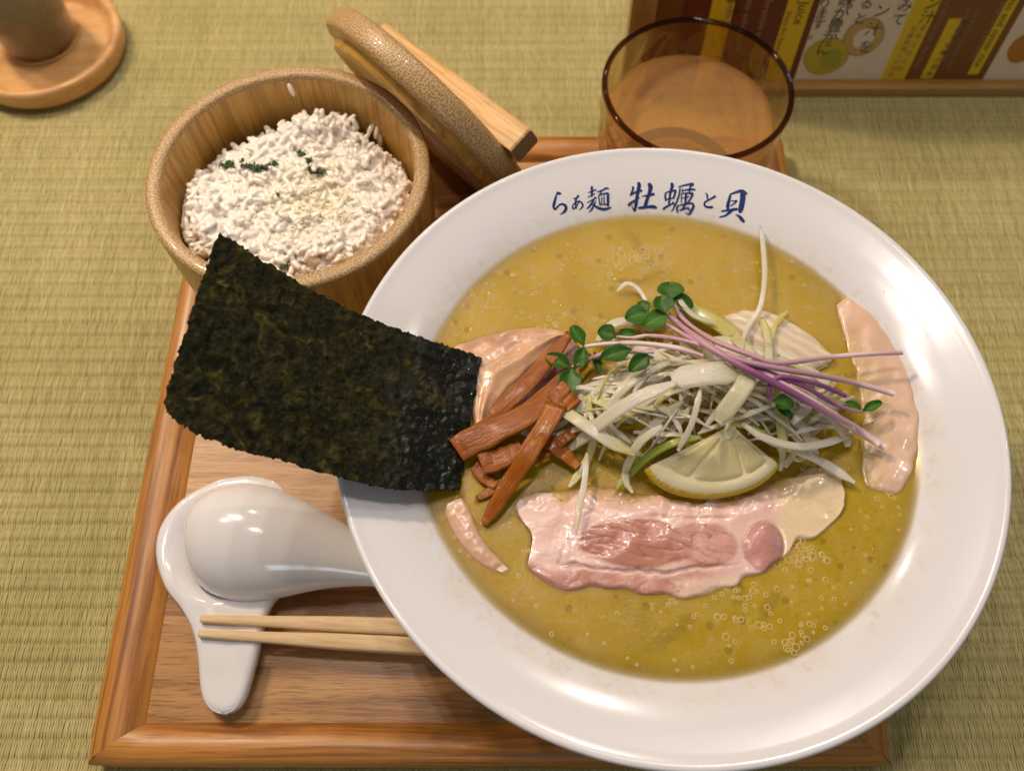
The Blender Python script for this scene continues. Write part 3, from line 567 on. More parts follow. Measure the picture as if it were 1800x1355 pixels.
# ------------------------------------------------------------------ leek heap
PC = np.array([6.55, 11.75])
def mound(x, y):
    d = math.hypot((x-PC[0])/5.0, (y-PC[1])/2.7); return SOUPZ+.1+2.05*max(0, 1-d*d)**.75
def onpile(px, py, dz):
    z = 8.3
    for _ in range(6): p = at(px, py, z); z = mound(p[0], p[1])+dz
    return at(px, py, z)
def leek_mat(name):
    k = NT(name); c = k.attr('col').outputs['Color']; v = k.attr('wuv').outputs['Vector']
    g = k.noise(k.vec(v, (.12, 4, 1)), 8, 3); c2 = k.mix(k.math('MULTIPLY', k.ramp(g, [(.35, 1.), (.6, 0.)]), .38), c, k.mix(1.0, c, (.78, .76, .55), 'MULTIPLY'))
    k.p(Base_Color=c2, Roughness=.14, Specular_IOR_Level=.55, Subsurface_Weight=.3, Subsurface_Radius=(.004, .004, .002), Coat_Weight=.2, Coat_Roughness=.1); k.bump(g, .3, .0008)
    tl = k.n('ShaderNodeBsdfTranslucent', i_Color=c2); tr = k.n('ShaderNodeBsdfTransparent', i_Color=(.97, .95, .82))
    m1 = k.n('ShaderNodeMixShader', i_0=.36); m2 = k.n('ShaderNodeMixShader', i_0=.14)
    k.t.links.new(k.b.outputs[0], m1.inputs[1]); k.t.links.new(tl.outputs[0], m1.inputs[2]); k.t.links.new(m1.outputs[0], m2.inputs[1]); k.t.links.new(tr.outputs[0], m2.inputs[2]); k.t.links.new(m2.outputs[0], k.out.inputs['Surface'])
    return k.m
M['leek'] = leek_mat('leek_shreds')
WHT, PALE, YEL, GRN = np.array((.92, .89, .82)), np.array((.88, .86, .66)), np.array((.82, .76, .26)), np.array((.38, .47, .08))
LG = 'shredded leek strands heaped on the ramen'
def leek(P, w, th, cols, label, taper=(.5, .35), twist=0.0):
    n = len(P); s = np.linspace(0, 1, n); ww = w*np.minimum(1, np.minimum(taper[0]+s*6*(1-taper[0]), taper[1]+(1-s)*5*(1-taper[1])))
    col = np.array([np.interp(s, np.linspace(0, 1, len(cols)), [c[k] for c in cols]) for k in range(3)]).T
    o = strand('leek_strand', P, ww, th, M['leek'], 8, .7, attrs={'col': col}, twist=np.linspace(-twist, twist, n)); return tag(o, label, 'leek', LG)
HAND = [
    ('white curved leek strand lying over the bamboo shoots', [(897, 742, .15), (922, 760, .25), (960, 768, .3), (1020, 752, .2), (1075, 735, .1)], 12, .08, (WHT, WHT, PALE)),
    ('broad yellow edged leek wedge pointing left at the bamboo shoots', [(956, 708, .3), (990, 722, .45), (1030, 748, .5), (1075, 778, .4), (1115, 798, .2)], 24, .09, (YEL, PALE, WHT, YEL)),
    ('translucent green yellow leek strand hanging toward the pork', [(1045, 762, .1), (1036, 800, .05), (1018, 832, 0), (1000, 856, -.02)], 15, .06, (PALE, YEL, PALE)),
    ('thin white leek strand lying down across the pork slice', [(1032, 795, .15), (1027, 850, .22), (1018, 890, .24), (1012, 932, .2)], 12, .05, (WHT, WHT, PALE)),
    ('leek strand arching down left of the lemon', [(1165, 748, .2), (1128, 775, .25), (1104, 815, .2), (1100, 845, .1), (1112, 866, .02)], 15, .07, (WHT, PALE, PALE)),
    ('bright green leek strip curving left of the lemon', [(1232, 768, .1), (1185, 778, .12), (1140, 802, .1), (1108, 832, .06), (1082, 862, 0)], 15, .07, (GRN, GRN, GRN*1.2)),
    ('widest white leek slab on top of the heap', [(1180, 668, .35), (1220, 660, .42), (1265, 656, .42), (1300, 660, .3)], 46, .12, (WHT, WHT, PALE)),
    ('round ended white leek stick right of the lemon', [(1385, 786, .1), (1425, 802, .15), (1465, 824, .15), (1502, 848, .08)], 19, .14, (PALE, WHT, WHT)),
    ('long white leek strand curving right over the lemon', [(1305, 745, .2), (1345, 770, .25), (1410, 785, .25), (1480, 770, .2), (1500, 755, .1)], 15, .09, (WHT, WHT, WHT)),
    ('glassy leek ribbon folding down at the right end of the heap', [(1440, 695, .2), (1462, 728, .25), (1484, 760, .2), (1490, 785, .1)], 28, .07, (PALE, WHT, PALE)),
    ('tall thin leek strand reaching up toward the blue writing', [(1336, 398, .15), (1342, 440, .25), (1344, 490, .35), (1336, 540, .35), (1312, 580, .3), (1303, 622, .1)], 11, .07, (WHT, WHT, WHT)),
    ('yellow forked leek strip standing behind the purple stems', [(1338, 558, .2), (1350, 590, .3), (1352, 625, .2), (1350, 650, .1)], 16, .06, (YEL, PALE, PALE)),
    ('short yellow leek prong beside the white leek piece', [(1386, 546, .15), (1366, 566, .25), (1356, 600, .25), (1352, 630, .1)], 10, .06, (YEL, YEL, PALE)),
    ('white leek strand curling over the topmost sprout leaves', [(1190, 514, .5), (1200, 535, .6), (1222, 556, .5), (1258, 568, .3)], 11, .06, (WHT, WHT, PALE)),
    ('hooked thin leek strand behind the sprout leaves', [(1085, 512, .05), (1102, 498, .15), (1122, 508, .2), (1142, 540, .2)], 9, .06, (WHT, WHT, WHT)),
    ('broad yellow green leek band behind the sprout stems', [(1195, 540, .1), (1240, 556, .15), (1285, 585, .15), (1325, 625, .1)], 34, .09, (GRN*.6+YEL*.5, YEL, PALE)),
    ('pale leek curl right of the radish leaves', [(1050, 600, .1), (1078, 570, .15), (1110, 566, .15), (1150, 580, .1)], 20, .07, (PALE, WHT, PALE)),
    ('thin hooked leek thread lower right of the lemon', [(1392, 790, .1), (1400, 808, .12), (1420, 800, .12), (1430, 780, .1)], 9, .06, (PALE, PALE, WHT)),
    ('white leek strand slanting up left of the lemon tip', [(1192, 792, .3), (1216, 745, .45), (1228, 700, .4), (1232, 680, .2)], 11, .07, (WHT, WHT, WHT)),
    ('green leek strip curving behind the lemon tip', [(1285, 745, .1), (1320, 752, .12), (1350, 766, .1), (1368, 782, .05)], 10, .05, (GRN, GRN, GRN)),
    ('long shiny leek ribbon sweeping along the front of the heap', [(1000, 790, .1), (1060, 740, .4), (1120, 700, .5), (1190, 672, .45)], 26, .08, (PALE, WHT, WHT)),
    ('wide pale leek band running down to the lemon tip', [(1262, 742, .0), (1276, 722, .2), (1300, 690, .4), (1325, 650, .4)], 34, .09, (PALE, PALE, PALE*.95)),
]
for lab, path, w, th, cols in HAND:
    c = resample(path, 26); P = np.array([onpile(q[0], q[1], q[2]+.12) for q in c]); leek(P, w/55, th*.45, cols, lab)
for i in range(250):
    a = random.uniform(0, 6.283); rr = math.sqrt(random.random())*.96
    x, y = PC[0]+5.0*rr*math.cos(a)*.86, PC[1]+2.6*rr*math.sin(a)*.86
    base = math.atan2((y-PC[1])*1.2, (x-PC[0]-.0))
    ang = random.gauss(math.radians(28), .55) if random.random() < .55 else random.gauss(math.radians(-22), .5)
    ln = random.uniform(1.6, 4.6)*(1-.35*rr); curv = random.gauss(0, .22)
    lay = random.random()**.6; w = random.choice([.07, .09, .12, .15, .18, .22, .28, .36]); n = 16
    s = np.linspace(-.5, .5, n); th_ = ang+curv*s*2; dx = np.cumsum(np.cos(th_))*ln/n; dy = np.cumsum(np.sin(th_))*ln/n; dx -= dx[n//2]; dy -= dy[n//2]
    P = np.zeros((n, 3)); wob = random.random()*50
    for j in range(n):
        X, Y = x+dx[j], y+dy[j]; P[j] = (X, Y, SOUPZ+.06+(mound(X, Y)-SOUPZ)*(.45+.55*lay)+.22*nz(j*.16, wob)+.12*random.random()*0)
    if ((P[:, 0] > 4.5) & (P[:, 0] < 8.3) & (P[:, 1] < 10.15)).any(): continue
    r = random.random(); cols = (WHT, WHT, PALE) if r < .52 else (PALE, WHT, WHT) if r < .74 else (YEL, PALE, WHT) if r < .9 else (GRN*.7+YEL*.3, YEL*.7+GRN*.3, PALE)
    ux, uy = P[:, 0].mean()-PC[0], P[:, 1].mean()-PC[1]
    where = 'at the left end of' if ux < -1.7 else 'at the right end of' if ux > 1.7 else 'along the front of' if uy < -.3 else 'along the back of'
    what = 'thin white' if r < .52 else 'thin pale cream' if r < .74 else 'thin yellow tinged' if r < .9 else 'thin green tinged'
    leek(P, w, random.uniform(.022, .045), cols, what+' leek shred '+where+' the tangled heap on the ramen', twist=random.uniform(0, .5))
# the unshredded piece of leek
def piece_col(x, y, s, t): return np.clip(np.array((.74, .63, .46))*(1+.10*math.sin((y-x*.55)*.32+2*nz(x*.03, y*.03))), 0, 1)
M['sheath'] = meat_mat('leek_sheath', .22, .5)
o = slab('leek_piece', [(1268, 560), (1300, 548), (1345, 547), (1385, 563), (1425, 590), (1460, 622)], [(1272, 568), (1300, 590), (1335, 622), (1375, 645), (1415, 655), (1458, 640)], 50, 24, SOUPZ+.12, M['sheath'], lambda x, y, s, t: .22*math.sin(math.pi*t)**.8+.02*math.sin((y-x*.55)*.32), piece_col, .25, .05)
tag(o, 'broad ribbed white leek piece lying on broth behind the purple stems', 'leek')

# ------------------------------------------------------------------ radish sprouts
k = NT('sprout_stem'); c = k.attr('col').outputs['Color']; v = k.attr('wuv').outputs['Vector']
g = k.noise(k.vec(v, (1.2, 6, 1)), 8, 3); k.p(Base_Color=k.mix(k.math('MULTIPLY', g, .5), c, k.mix(1.0, c, (.75, .5, .75), 'MULTIPLY')), Roughness=.3, Subsurface_Weight=.25, Subsurface_Radius=(.003, .001, .003)); k.bump(k.noise(k.vec(v, (22, 1, 1)), 3, 2), .2, .0006); M['stem'] = k.m
k = NT('sprout_leaf'); c = k.attr('col').outputs['Color']; ob = k.obj()
k.p(Base_Color=k.mix(k.math('MULTIPLY', k.noise(ob, 150, 3), .6), c, k.mix(1.0, c, (.5, .6, .5), 'MULTIPLY')), Roughness=.42, Specular_IOR_Level=.28, Coat_Weight=.0, Coat_Roughness=.15, Subsurface_Weight=.1, Subsurface_Radius=(.001, .002, .0005)); k.bump(k.noise(ob, 240, 3), .25, .0008); M['leaf'] = k.m
VIO, LIL, PWH = np.array((.30, .10, .25)), np.array((.60, .37, .43)), np.array((.84, .71, .66))
def leaf(parent, px, py, dz, lx, ly, rot, notch=.2, cup=.10, dark=1.0, tilt=0.0):
    """A seed leaf growing from its stalk end; rot = the way it points on the photograph."""
    n, m = 19, 13; V = np.zeros((n, m, 3)); col = np.zeros((n, m, 3)); p0 = onpile(px, py, dz); mpp = 1/50.0; ph = random.random()*9
    for i in range(n):
        s = i/(n-1); half = (math.sin(math.pi*min(1, s**.85))**.55)*.5*ly*(.35+.65*sm(0, .35, s))
        for j in range(m):
            t = 2*j/(m-1)-1; u = s*lx-notch*lx*sm(.55, 1, s)*(1-abs(t))**1.4; vv = t*half
            dx = (u*math.cos(rot)-vv*math.sin(rot))*mpp; dy = -(u*math.sin(rot)+vv*math.cos(rot))*mpp
            V[i, j] = p0+np.array([dx, dy, cup*(abs(t)**1.5)*min(1, half/(.3*ly))-.10*cup+tilt*s-.10*s*s+.02*nz(s*3, t*2, ph)])
            vein = max((1-abs(t))**10, .5*max(0, 1-9*abs(abs(t)-.75*s*.8)) if s > .25 else 0)
            col[i, j] = np.array((.042, .135, .008))*dark*(1+.25*nz(s*2, t*2, ph+3))+np.array((.06, .09, .02))*vein*.5
    F = gridF(n, m); Vt = V.reshape(-1, 3); Vb = Vt-np.array([0, 0, .014]); ring = np.r_[np.arange(m), np.arange(1, n)*m+m-1, (n-1)*m+np.arange(m-2, -1, -1), np.arange(n-2, 0, -1)*m]
    FF = F[:, ::-1].tolist()+(F+n*m).tolist()
    for q in range(len(ring)): a, b = ring[q], ring[(q+1) % len(ring)]; FF.append([a, b, b+n*m, a+n*m])
    mk('leaf', np.vstack([Vt, Vb]), FF, M['leaf'], parent, {'col': np.vstack([col.reshape(-1, 3)]*2)})
def sprout(label, path, w, cols, leaves):
    c = resample(path, 34); P = np.array([onpile(q[0], q[1], q[2]) for q in c])
    r = tag(root('radish_sprout', P[0]), label, 'sprout', 'radish sprouts laid on the leek heap'); s = np.linspace(0, 1, 34)
    col = np.array([np.interp(s, np.linspace(0, 1, len(cols)), [x[k] for x in cols]) for k in range(3)]).T
    ww = np.interp(s, np.linspace(0, 1, len(w)), w)/52
    strand('stem', P, ww, ww*.85, M['stem'], 8, 1.0, r, {'col': col})
    for L in leaves: leaf(r, *L)
R_ = math.radians
sprout('longest purple sprout sloping down right with two round dark leaves', [(1174, 553, .78), (1225, 595, .8), (1290, 636, .8), (1370, 678, .75), (1450, 722, .7), (1505, 752, .6), (1545, 782, .5)], [10, 14, 12, 12, 12, 13, 11], (LIL*.8, LIL, VIO, VIO, LIL, PWH),
       [(1170, 551, .98, 36, 40, R_(-100), .1, .10, .9, .12), (1174, 553, .92, 48, 36, R_(158), .12, .08, 1.25, -.05)])
sprout('pink sprout stem bending level toward the right pork slice', [(1180, 526, .72), (1200, 560, .74), (1250, 596, .85), (1320, 624, .9), (1368, 638, .9), (1456, 628, .95), (1530, 622, .95), (1586, 620, .85)], [8, 9, 10, 9, 9, 9, 9, 8], (LIL, LIL, LIL, LIL*1.1, PWH, LIL), [(1180, 526, .82, 38, 48, R_(-92), .16, .08, .95, .05), (1182, 524, .74, 40, 30, R_(18), .1, .1, .85, -.1)])
sprout('mauve sprout stem ending right above the twin green leaflets', [(1140, 552, .62), (1180, 575, .68), (1220, 598, .75), (1300, 632, .85), (1370, 648, .88), (1440, 660, .88), (1510, 675, .85), (1571, 692, .7)], [7, 8, 9, 10, 10, 10, 10, 11], (PWH, LIL, LIL*.9, LIL*.9, LIL, PWH), [(1140, 552, .70, 42, 40, R_(172), .14, .1, 1.05, 0.), (1140, 548, .66, 28, 24, R_(-125), .1, .1, .9, 0.)])
sprout('dark violet sprout stem ending in small green leaflets at right', [(1300, 636, .62), (1370, 662, .7), (1420, 682, .72), (1470, 712, .66), (1514, 724, .6)], [9, 9, 9, 8, 6], (VIO, VIO, VIO, VIO, LIL), [(1514, 724, .62, 30, 17, R_(-143), .05, .1, 1.3, .1), (1514, 724, .62, 42, 17, R_(-26), .05, .1, 1.4, .1)])
sprout('short dark violet sprout stem cut off mid heap', [(1356, 700, .45), (1352, 680, .6), (1375, 662, .8), (1440, 676, .84), (1486, 695, .7)], [9, 8, 8, 9, 9], (VIO*.6, VIO, VIO, VIO*.9, VIO*.9), [(1358, 704, .5, 34, 26, R_(15), .1, .1, .75, .05), (1362, 712, .42, 34, 16, R_(40), .1, .1, .8, 0.)])
sprout('thick whitish sprout stem under the purple one', [(1300, 630, .6), (1370, 672, .66), (1440, 714, .62), (1500, 752, .55), (1556, 786, .42)], [9, 12, 14, 15, 13], (LIL, LIL*.6+PWH*.4, PWH, PWH, PWH), [])
sprout('white sprout stem pointing left with upright pointed leaves', [(1027, 609, .8), (1075, 604, .85), (1130, 604, .9), (1190, 612, .85), (1236, 626, .7)], [6, 9, 9, 10, 8], (PWH, PWH, PWH*.95, PWH, LIL), [(1027, 609, .82, 42, 26, R_(-122), .0, .14, 1.15, .25), (1027, 609, .80, 44, 26, R_(108), .05, .12, 1.05, -.15)])
sprout('slender pink sprout arched over the left leaves', [(1083, 592, .7), (1110, 594, .75), (1140, 590, .8), (1180, 594, .8), (1230, 606, .7), (1260, 618, .6)], [6, 7, 8, 8, 8, 7], (LIL, PWH, LIL, LIL, PWH), [(1083, 592, .72, 34, 34, R_(-160), .15, .12, .85, .1), (1083, 592, .72, 36, 24, R_(-14), .12, .1, 1.0, .05)])
sprout('lowest left sprout with a large folded leaf over bamboo shoots', [(1066, 620, .5), (1044, 628, .55), (1022, 637, .58), (1004, 646, .6)], [9, 9, 8, 6], (LIL, LIL*.9, LIL*.8, LIL*.8), [(1004, 646, .66, 50, 30, R_(-155), .0, .16, .95, .12), (1004, 646, .66, 58, 40, R_(97), .0, .16, 1.0, .05), (1045, 618, .5, 42, 15, R_(80), 0., .08, .8, 0.)])
sprout('sprout with cupped dark leaves below the white stem', [(1150, 618, .6), (1130, 619, .65), (1112, 616, .68)], [7, 7, 6], (PWH, LIL, LIL), [(1112, 614, .70, 56, 30, R_(166), .08, .10, .85, -.05), (1142, 624, .62, 42, 30, R_(143), .08, .12, .75, -.1)])

# ------------------------------------------------------------------ lemon wedge
def lemon():
    ap, lf, rt = (1285, 748), (1134, 824), (1370, 818)
    arc = [(1134, 824), (1152, 846), (1185, 864), (1230, 873), (1280, 870), (1325, 856), (1358, 834), (1370, 818)]
    zf = lambda py: 7.75+(876-py)/128*1.25
    r = tag(root('lemon_wedge', at(1250, 850, 7.45)), 'pale yellow lemon wedge with white pith in front of the leek heap', 'lemon')
    A = resample(arc, 41); n = 41
    def pt(f, i, lift=0.0):
        q = np.array(ap)+(A[i]-np.array(ap))*f; p = at(q[0], q[1], zf(q[1])); p[2] += lift; return p
    # flesh: two visible segments, each fan with little juice sacs
    k = NT('lemon_flesh'); ob = k.obj(); v = k.attr('wuv').outputs['Vector']
    g = k.noise(k.vec(v, (1.4, 14, 1)), 2.2, 4, .6); c = k.ramp(g, [(.3, (.78, .66, .28)), (.55, (.86, .76, .40)), (.75, (.90, .82, .54))])
    k.p(Base_Color=c, Roughness=.16, Subsurface_Weight=.4, Subsurface_Radius=(.006, .005, .001), Coat_Weight=.4, Coat_Roughness=.1); k.bump(g, .5, .0015); M['lflesh'] = k.m
    k = NT('lemon_pith'); ob = k.obj(); k.p(Base_Color=k.mix(k.noise(ob, 120, 3), (.78, .68, .36), (.88, .82, .60)), Roughness=.4, Subsurface_Weight=.3, Subsurface_Radius=(.004, .003, .002)); k.bump(k.noise(ob, 260, 3), .3, .0008); M['pith'] = k.m
    k = NT('lemon_rind'); ob = k.obj(); k.p(Base_Color=k.mix(k.noise(ob, 60, 3), (.55, .36, .012), (.66, .47, .03)), Roughness=.3, Coat_Weight=.2); k.bump(k.vor(ob, 900, 'F1').outputs['Distance'], .4, .0005); M['rind'] = k.m
    for (i0, i1) in ((2, 11), (11, 30), (30, 39)):
        fs = np.linspace(.16, .80, 16); ii = np.arange(i0, i1+1); m = len(ii); V = np.zeros((16, m, 3)); uv = np.zeros((16, m, 3))
        for a, f in enumerate(fs):
            for b, i in enumerate(ii):
                t = (b/(m-1)*2-1); s = (a/15*2-1)
                e = (1-t**6)*(1-s**8); V[a, b] = pt(f, i, -.03+.10*e+.012*nz(f*9, i*.9)); uv[a, b] = (f*3, i*.12, 0)
        mk('segment', V, gridF(16, m)[:, ::-1], M['lflesh'], r, {'wuv': uv.reshape(-1, 3)})
    fs = np.array([.0, .08, .3, .6, .79, .82, .88, .93, .955]); lf_ = np.array([.02, .04, .0, .0, .0, .035, .05, .04, .0])
    V = np.array([[pt(f, i, l) for i in range(n)] for f, l in zip(fs, lf_)]); mk('pith', V, gridF(9, n)[:, ::-1], M['pith'], r)
    # rind: from the face edge round underneath
    rows = []
    back = pt(.2, 20)+np.array([0, 1.6, -.5])
    for q, (f, l) in enumerate(((.955, 0.), (.985, -.01), (1.0, -.06), (1.01, -.16), (.99, -.5), (.9, -.95), (.7, -1.25))):
        rows.append([pt(f, i, l)+np.array([0, .35*max(0, q-3), 0]) for i in range(n)])
    mk('rind', np.array(rows), gridF(len(rows), n)[:, ::-1], M['rind'], r)
    P = np.array([pt(f, 20, .05) for f in (-.02, .03, .08, .15, .2)]); strand('core', P, [.24, .36, .38, .28, .12], [.1, .16, .15, .1, .05], M['pith'], 8, .8, r)
lemon()

# ------------------------------------------------------------------ nori
k = NT('nori'); ob = k.obj(); wet = k.attr('wet').outputs['Fac']
a = k.noise(ob, 130, 6, .7, 1.5); b = k.noise(ob, 420, 5, .75, .8); v1 = k.vor(ob, 330, 'SMOOTH_F1').outputs['Distance']; hol = k.noise(ob, 75, 3, .5)
c = k.ramp(a, [(.34, (.004, .005, .002)), (.47, (.014, .014, .004)), (.56, (.034, .032, .007)), (.68, (.10, .088, .014)), (.80, (.20, .17, .03))])
c = k.mix(k.math('MULTIPLY', k.ramp(b, [(.5, 0.), (.68, 1.)]), .45), c, (.085, .068, .014))
c = k.mix(k.math('MULTIPLY', k.ramp(v1, [(.05, 1.), (.30, 0.)]), .55), c, (.004, .005, .002))
c = k.mix(k.math('MULTIPLY', k.ramp(hol, [(.62, 0.), (.72, 1.)]), k.ramp(b, [(.45, 0.), (.6, .5)])), c, (.30, .22, .03))
c = k.mix(k.math('MULTIPLY', wet, .9), c, (.003, .005, .004))
k.p(Base_Color=c, Roughness=k.math('SUBTRACT', k.math('ADD', .52, k.math('MULTIPLY', b, .25)), k.math('MULTIPLY', wet, .52)), Specular_IOR_Level=k.math('ADD', .16, k.math('MULTIPLY', wet, .22)))
k.bump(k.math('ADD', a, k.math('ADD', k.math('MULTIPLY', b, .7), k.math('MULTIPLY', v1, .5))), k.math('SUBTRACT', .9, k.math('MULTIPLY', wet, .70)), .0028); M['nori'] = k.m
def nori():
    n, m = 230, 124
    far = resample([(385, 408, 12.6), (470, 462, 11.6), (560, 516, 10.6), (640, 555, 9.75), (740, 592, 8.9), (800, 612, 8.15), (846, 628, 7.72)], n)
    near = resample([(287, 708, 12.2), (310, 742, 12.0), (400, 785, 11.2), (490, 808, 10.4), (570, 832, 9.6), (680, 858, 8.75), (760, 862, 8.0), (808, 862, 7.62)], n)
    A = np.array([at(*q) for q in far]); B = np.array([at(*q) for q in near])
    V = np.zeros((2, n, m, 3)); wet = np.zeros((n, m))
    for i in range(n):
        for j in range(m):
            s, t = i/(n-1), j/(m-1); p = A[i]*(1-t)+B[i]*t
            jt = .05*nz(i*.11, 3)+.045*nz(i*.43, 9) if j in (0, m-1) else 0; js = .06*nz(j*.13, 5)+.05*nz(j*.5, 1) if i in (0, n-1) else 0
            p = p+(B[i]-A[i])*jt*.35+np.array([js*1.2, 0, 0])
            h = .05*nz(p[0]*2.2, p[1]*2.2)+.075*nz(p[0]*3.8, p[1]*3.8, 2)+.05*nz(p[0]*7.5, p[1]*7.5, 4)+.10*math.sin(math.pi*t)*(1-.6*s)
            r = math.hypot(p[0]-BC[0], p[1]-BC[1]); z = p[2]+h
            if r < 10.9: z = max(z, zin(r)+.03+.5*max(0, h))
            elif r < 11.1: z = max(z, 8.42)
            V[0, i, j] = (p[0], p[1], z); V[1, i, j] = (p[0], p[1], z-.018)
            wet[i, j] = sm(.60, .92, s+.22*nz(p[0]*.8, p[1]*.8, 3)+.05*nz(p[0]*4, p[1]*4))
    F = gridF(n, m); ring = np.r_[np.arange(m), np.arange(1, n)*m+m-1, (n-1)*m+np.arange(m-2, -1, -1), np.arange(n-2, 0, -1)*m]
    FF = F[:, ::-1].tolist()+(F+n*m).tolist()
    for q in range(len(ring)): a, b = ring[q], ring[(q+1) % len(ring)]; FF.append([a, b, b+n*m, a+n*m])
    o = mk('seaweed_sheet', V, FF, M['nori'], None, {'wet': np.r_[wet.ravel(), wet.ravel()]}); tag(o, 'dark green dried seaweed sheet leaning out over the bowl rim', 'seaweed')
    pts = []
    for _ in range(600):
        i, j = int(random.random()**.6*(n-2)), random.randrange(2, m-2)
        if wet[i, j] > .25+.6*random.random() and nz(V[0, i, j, 0]*1.6, V[0, i, j, 1]*1.6, 7) > -.1: pts.append((V[0, i, j], random.choice([.022, .028, .035, .05])))
    droplets('glint_droplets', o, pts, .6)  # drops added on the soaked end to imitate its lamp glints
nori()

# ------------------------------------------------------------------ rice cup
CC = np.array([-8.63, 21.74]); CZ = 8.0
def cup():
    r = tag(root('rice_cup', (CC[0], CC[1], FZ)), 'round bamboo cup holding white rice, dotted end grain rim', 'cup')
    inner = [(0, 1.9), (3.9, 2.0), (4.45, 2.6), (4.72, 4.5), (4.80, 6.5), (4.84, 7.78)]
    outer = [(5.46, 7.80), (5.44, 6.5), (5.38, 4.5), (5.22, 2.8), (4.95, 1.75), (4.5, 1.15), (4.1, FZ+.01), (0, FZ+.01)]
    M['cupwall'] = M['bamboo_wall']
    lathe('wall', resample(inner, 30)[:, :2], 120, M['cupwall'], r, (*CC, 0))
    lathe('outer_wall', resample(outer, 34)[:, :2], 120, M['cupwall'], r, (*CC, 0))
    lathe('rim', [(4.84, 7.78), (4.87, 7.90), (4.95, 7.97), (5.06, 8.0), (5.26, 8.0), (5.38, 7.97), (5.45, 7.90), (5.46, 7.80)], 140, M['endgrain'], r, (*CC, 0))
cup()
# rice
CH0 = at(560, 350, 6.3)
k = NT('cooked_rice'); ob = k.obj()
sv = k.n('ShaderNodeVectorMath', operation='DISTANCE'); k.set(sv.inputs[0], ob); sv.inputs[1].default_value = ((CH0[0]-CC[0])*CM, (CH0[1]-.4-CC[1])*CM, .006)
ch = k.math('MULTIPLY', k.ramp(k.math('ADD', k.math('MULTIPLY', sv.outputs['Value'], 32.0), k.math('MULTIPLY', k.noise(ob, 90, 3), .5)), [(.45, 1.), (1.0, 0.)]), .75)
k.p(Base_Color=k.mix(ch, (.88, .83, .76), (.90, .80, .60)), Roughness=.2, Specular_IOR_Level=.6, Subsurface_Weight=.9, Subsurface_Radius=(.009, .008, .0065)); M['rice'] = k.m
RPK = at(562, 212, 6.6)
def rice_r(t):
    d = (t-math.radians(125)+math.pi) % (2*math.pi)-math.pi
    return 4.62-.6*math.exp(-(d/.5)**2)-.25*max(0, math.cos(t-math.radians(70)))
def rice_z(x, y):
    u, v = (x-CC[0])/4.8, (y-CC[1])/4.8; d = u*u+v*v
    return 6.5-.62*v-.12*u+.35*(1-d)-.55*max(0, d-.72)*3+.42*nz(x*.55, y*.55, 1)+.36*nz(x*1.2, y*1.2, 4)+.8*math.exp(-(((x-RPK[0])/.9)**2+((y-RPK[1])/.6)**2))-.5*sm(.0, 1.2, math.hypot(x-CC[0], y-CC[1])-rice_r(math.atan2(y-CC[1], x-CC[0]))+.9)
ico = None
def grain_mesh():
    V, F = [], []; nr, ns = 7, 7
    for i in range(nr):
        a = math.pi*i/(nr-1); r = math.sin(a)**.62 if 0 < i < nr-1 else .06
        for j in range(ns): b = 2*math.pi*j/ns; V.append((-math.cos(a), r*math.cos(b), r*math.sin(b)))
    return np.array(V), gridF(nr, ns, True)
GV, GF = grain_mesh()
GF = GF.tolist()+[list(range(7)), list(range(48, 41, -1))]
GFn = [np.array(f) for f in GF]
def grain_at(p, yaw, pitch, l, w):
    V = GV*np.array([l/2, w/2, w/2*.85]); V = V.copy(); V[:, 2] += -.05*l*(2*V[:, 0]/l)**2*.5
    c, s = math.cos(pitch), math.sin(pitch); x, z = V[:, 0]*c-V[:, 2]*s, V[:, 0]*s+V[:, 2]*c; V[:, 0], V[:, 2] = x, z
    c, s = math.cos(yaw), math.sin(yaw); x, y = V[:, 0]*c-V[:, 1]*s, V[:, 0]*s+V[:, 1]*c; V[:, 0], V[:, 1] = x, y
    return V+p
CH0 = at(560, 350, 6.3)
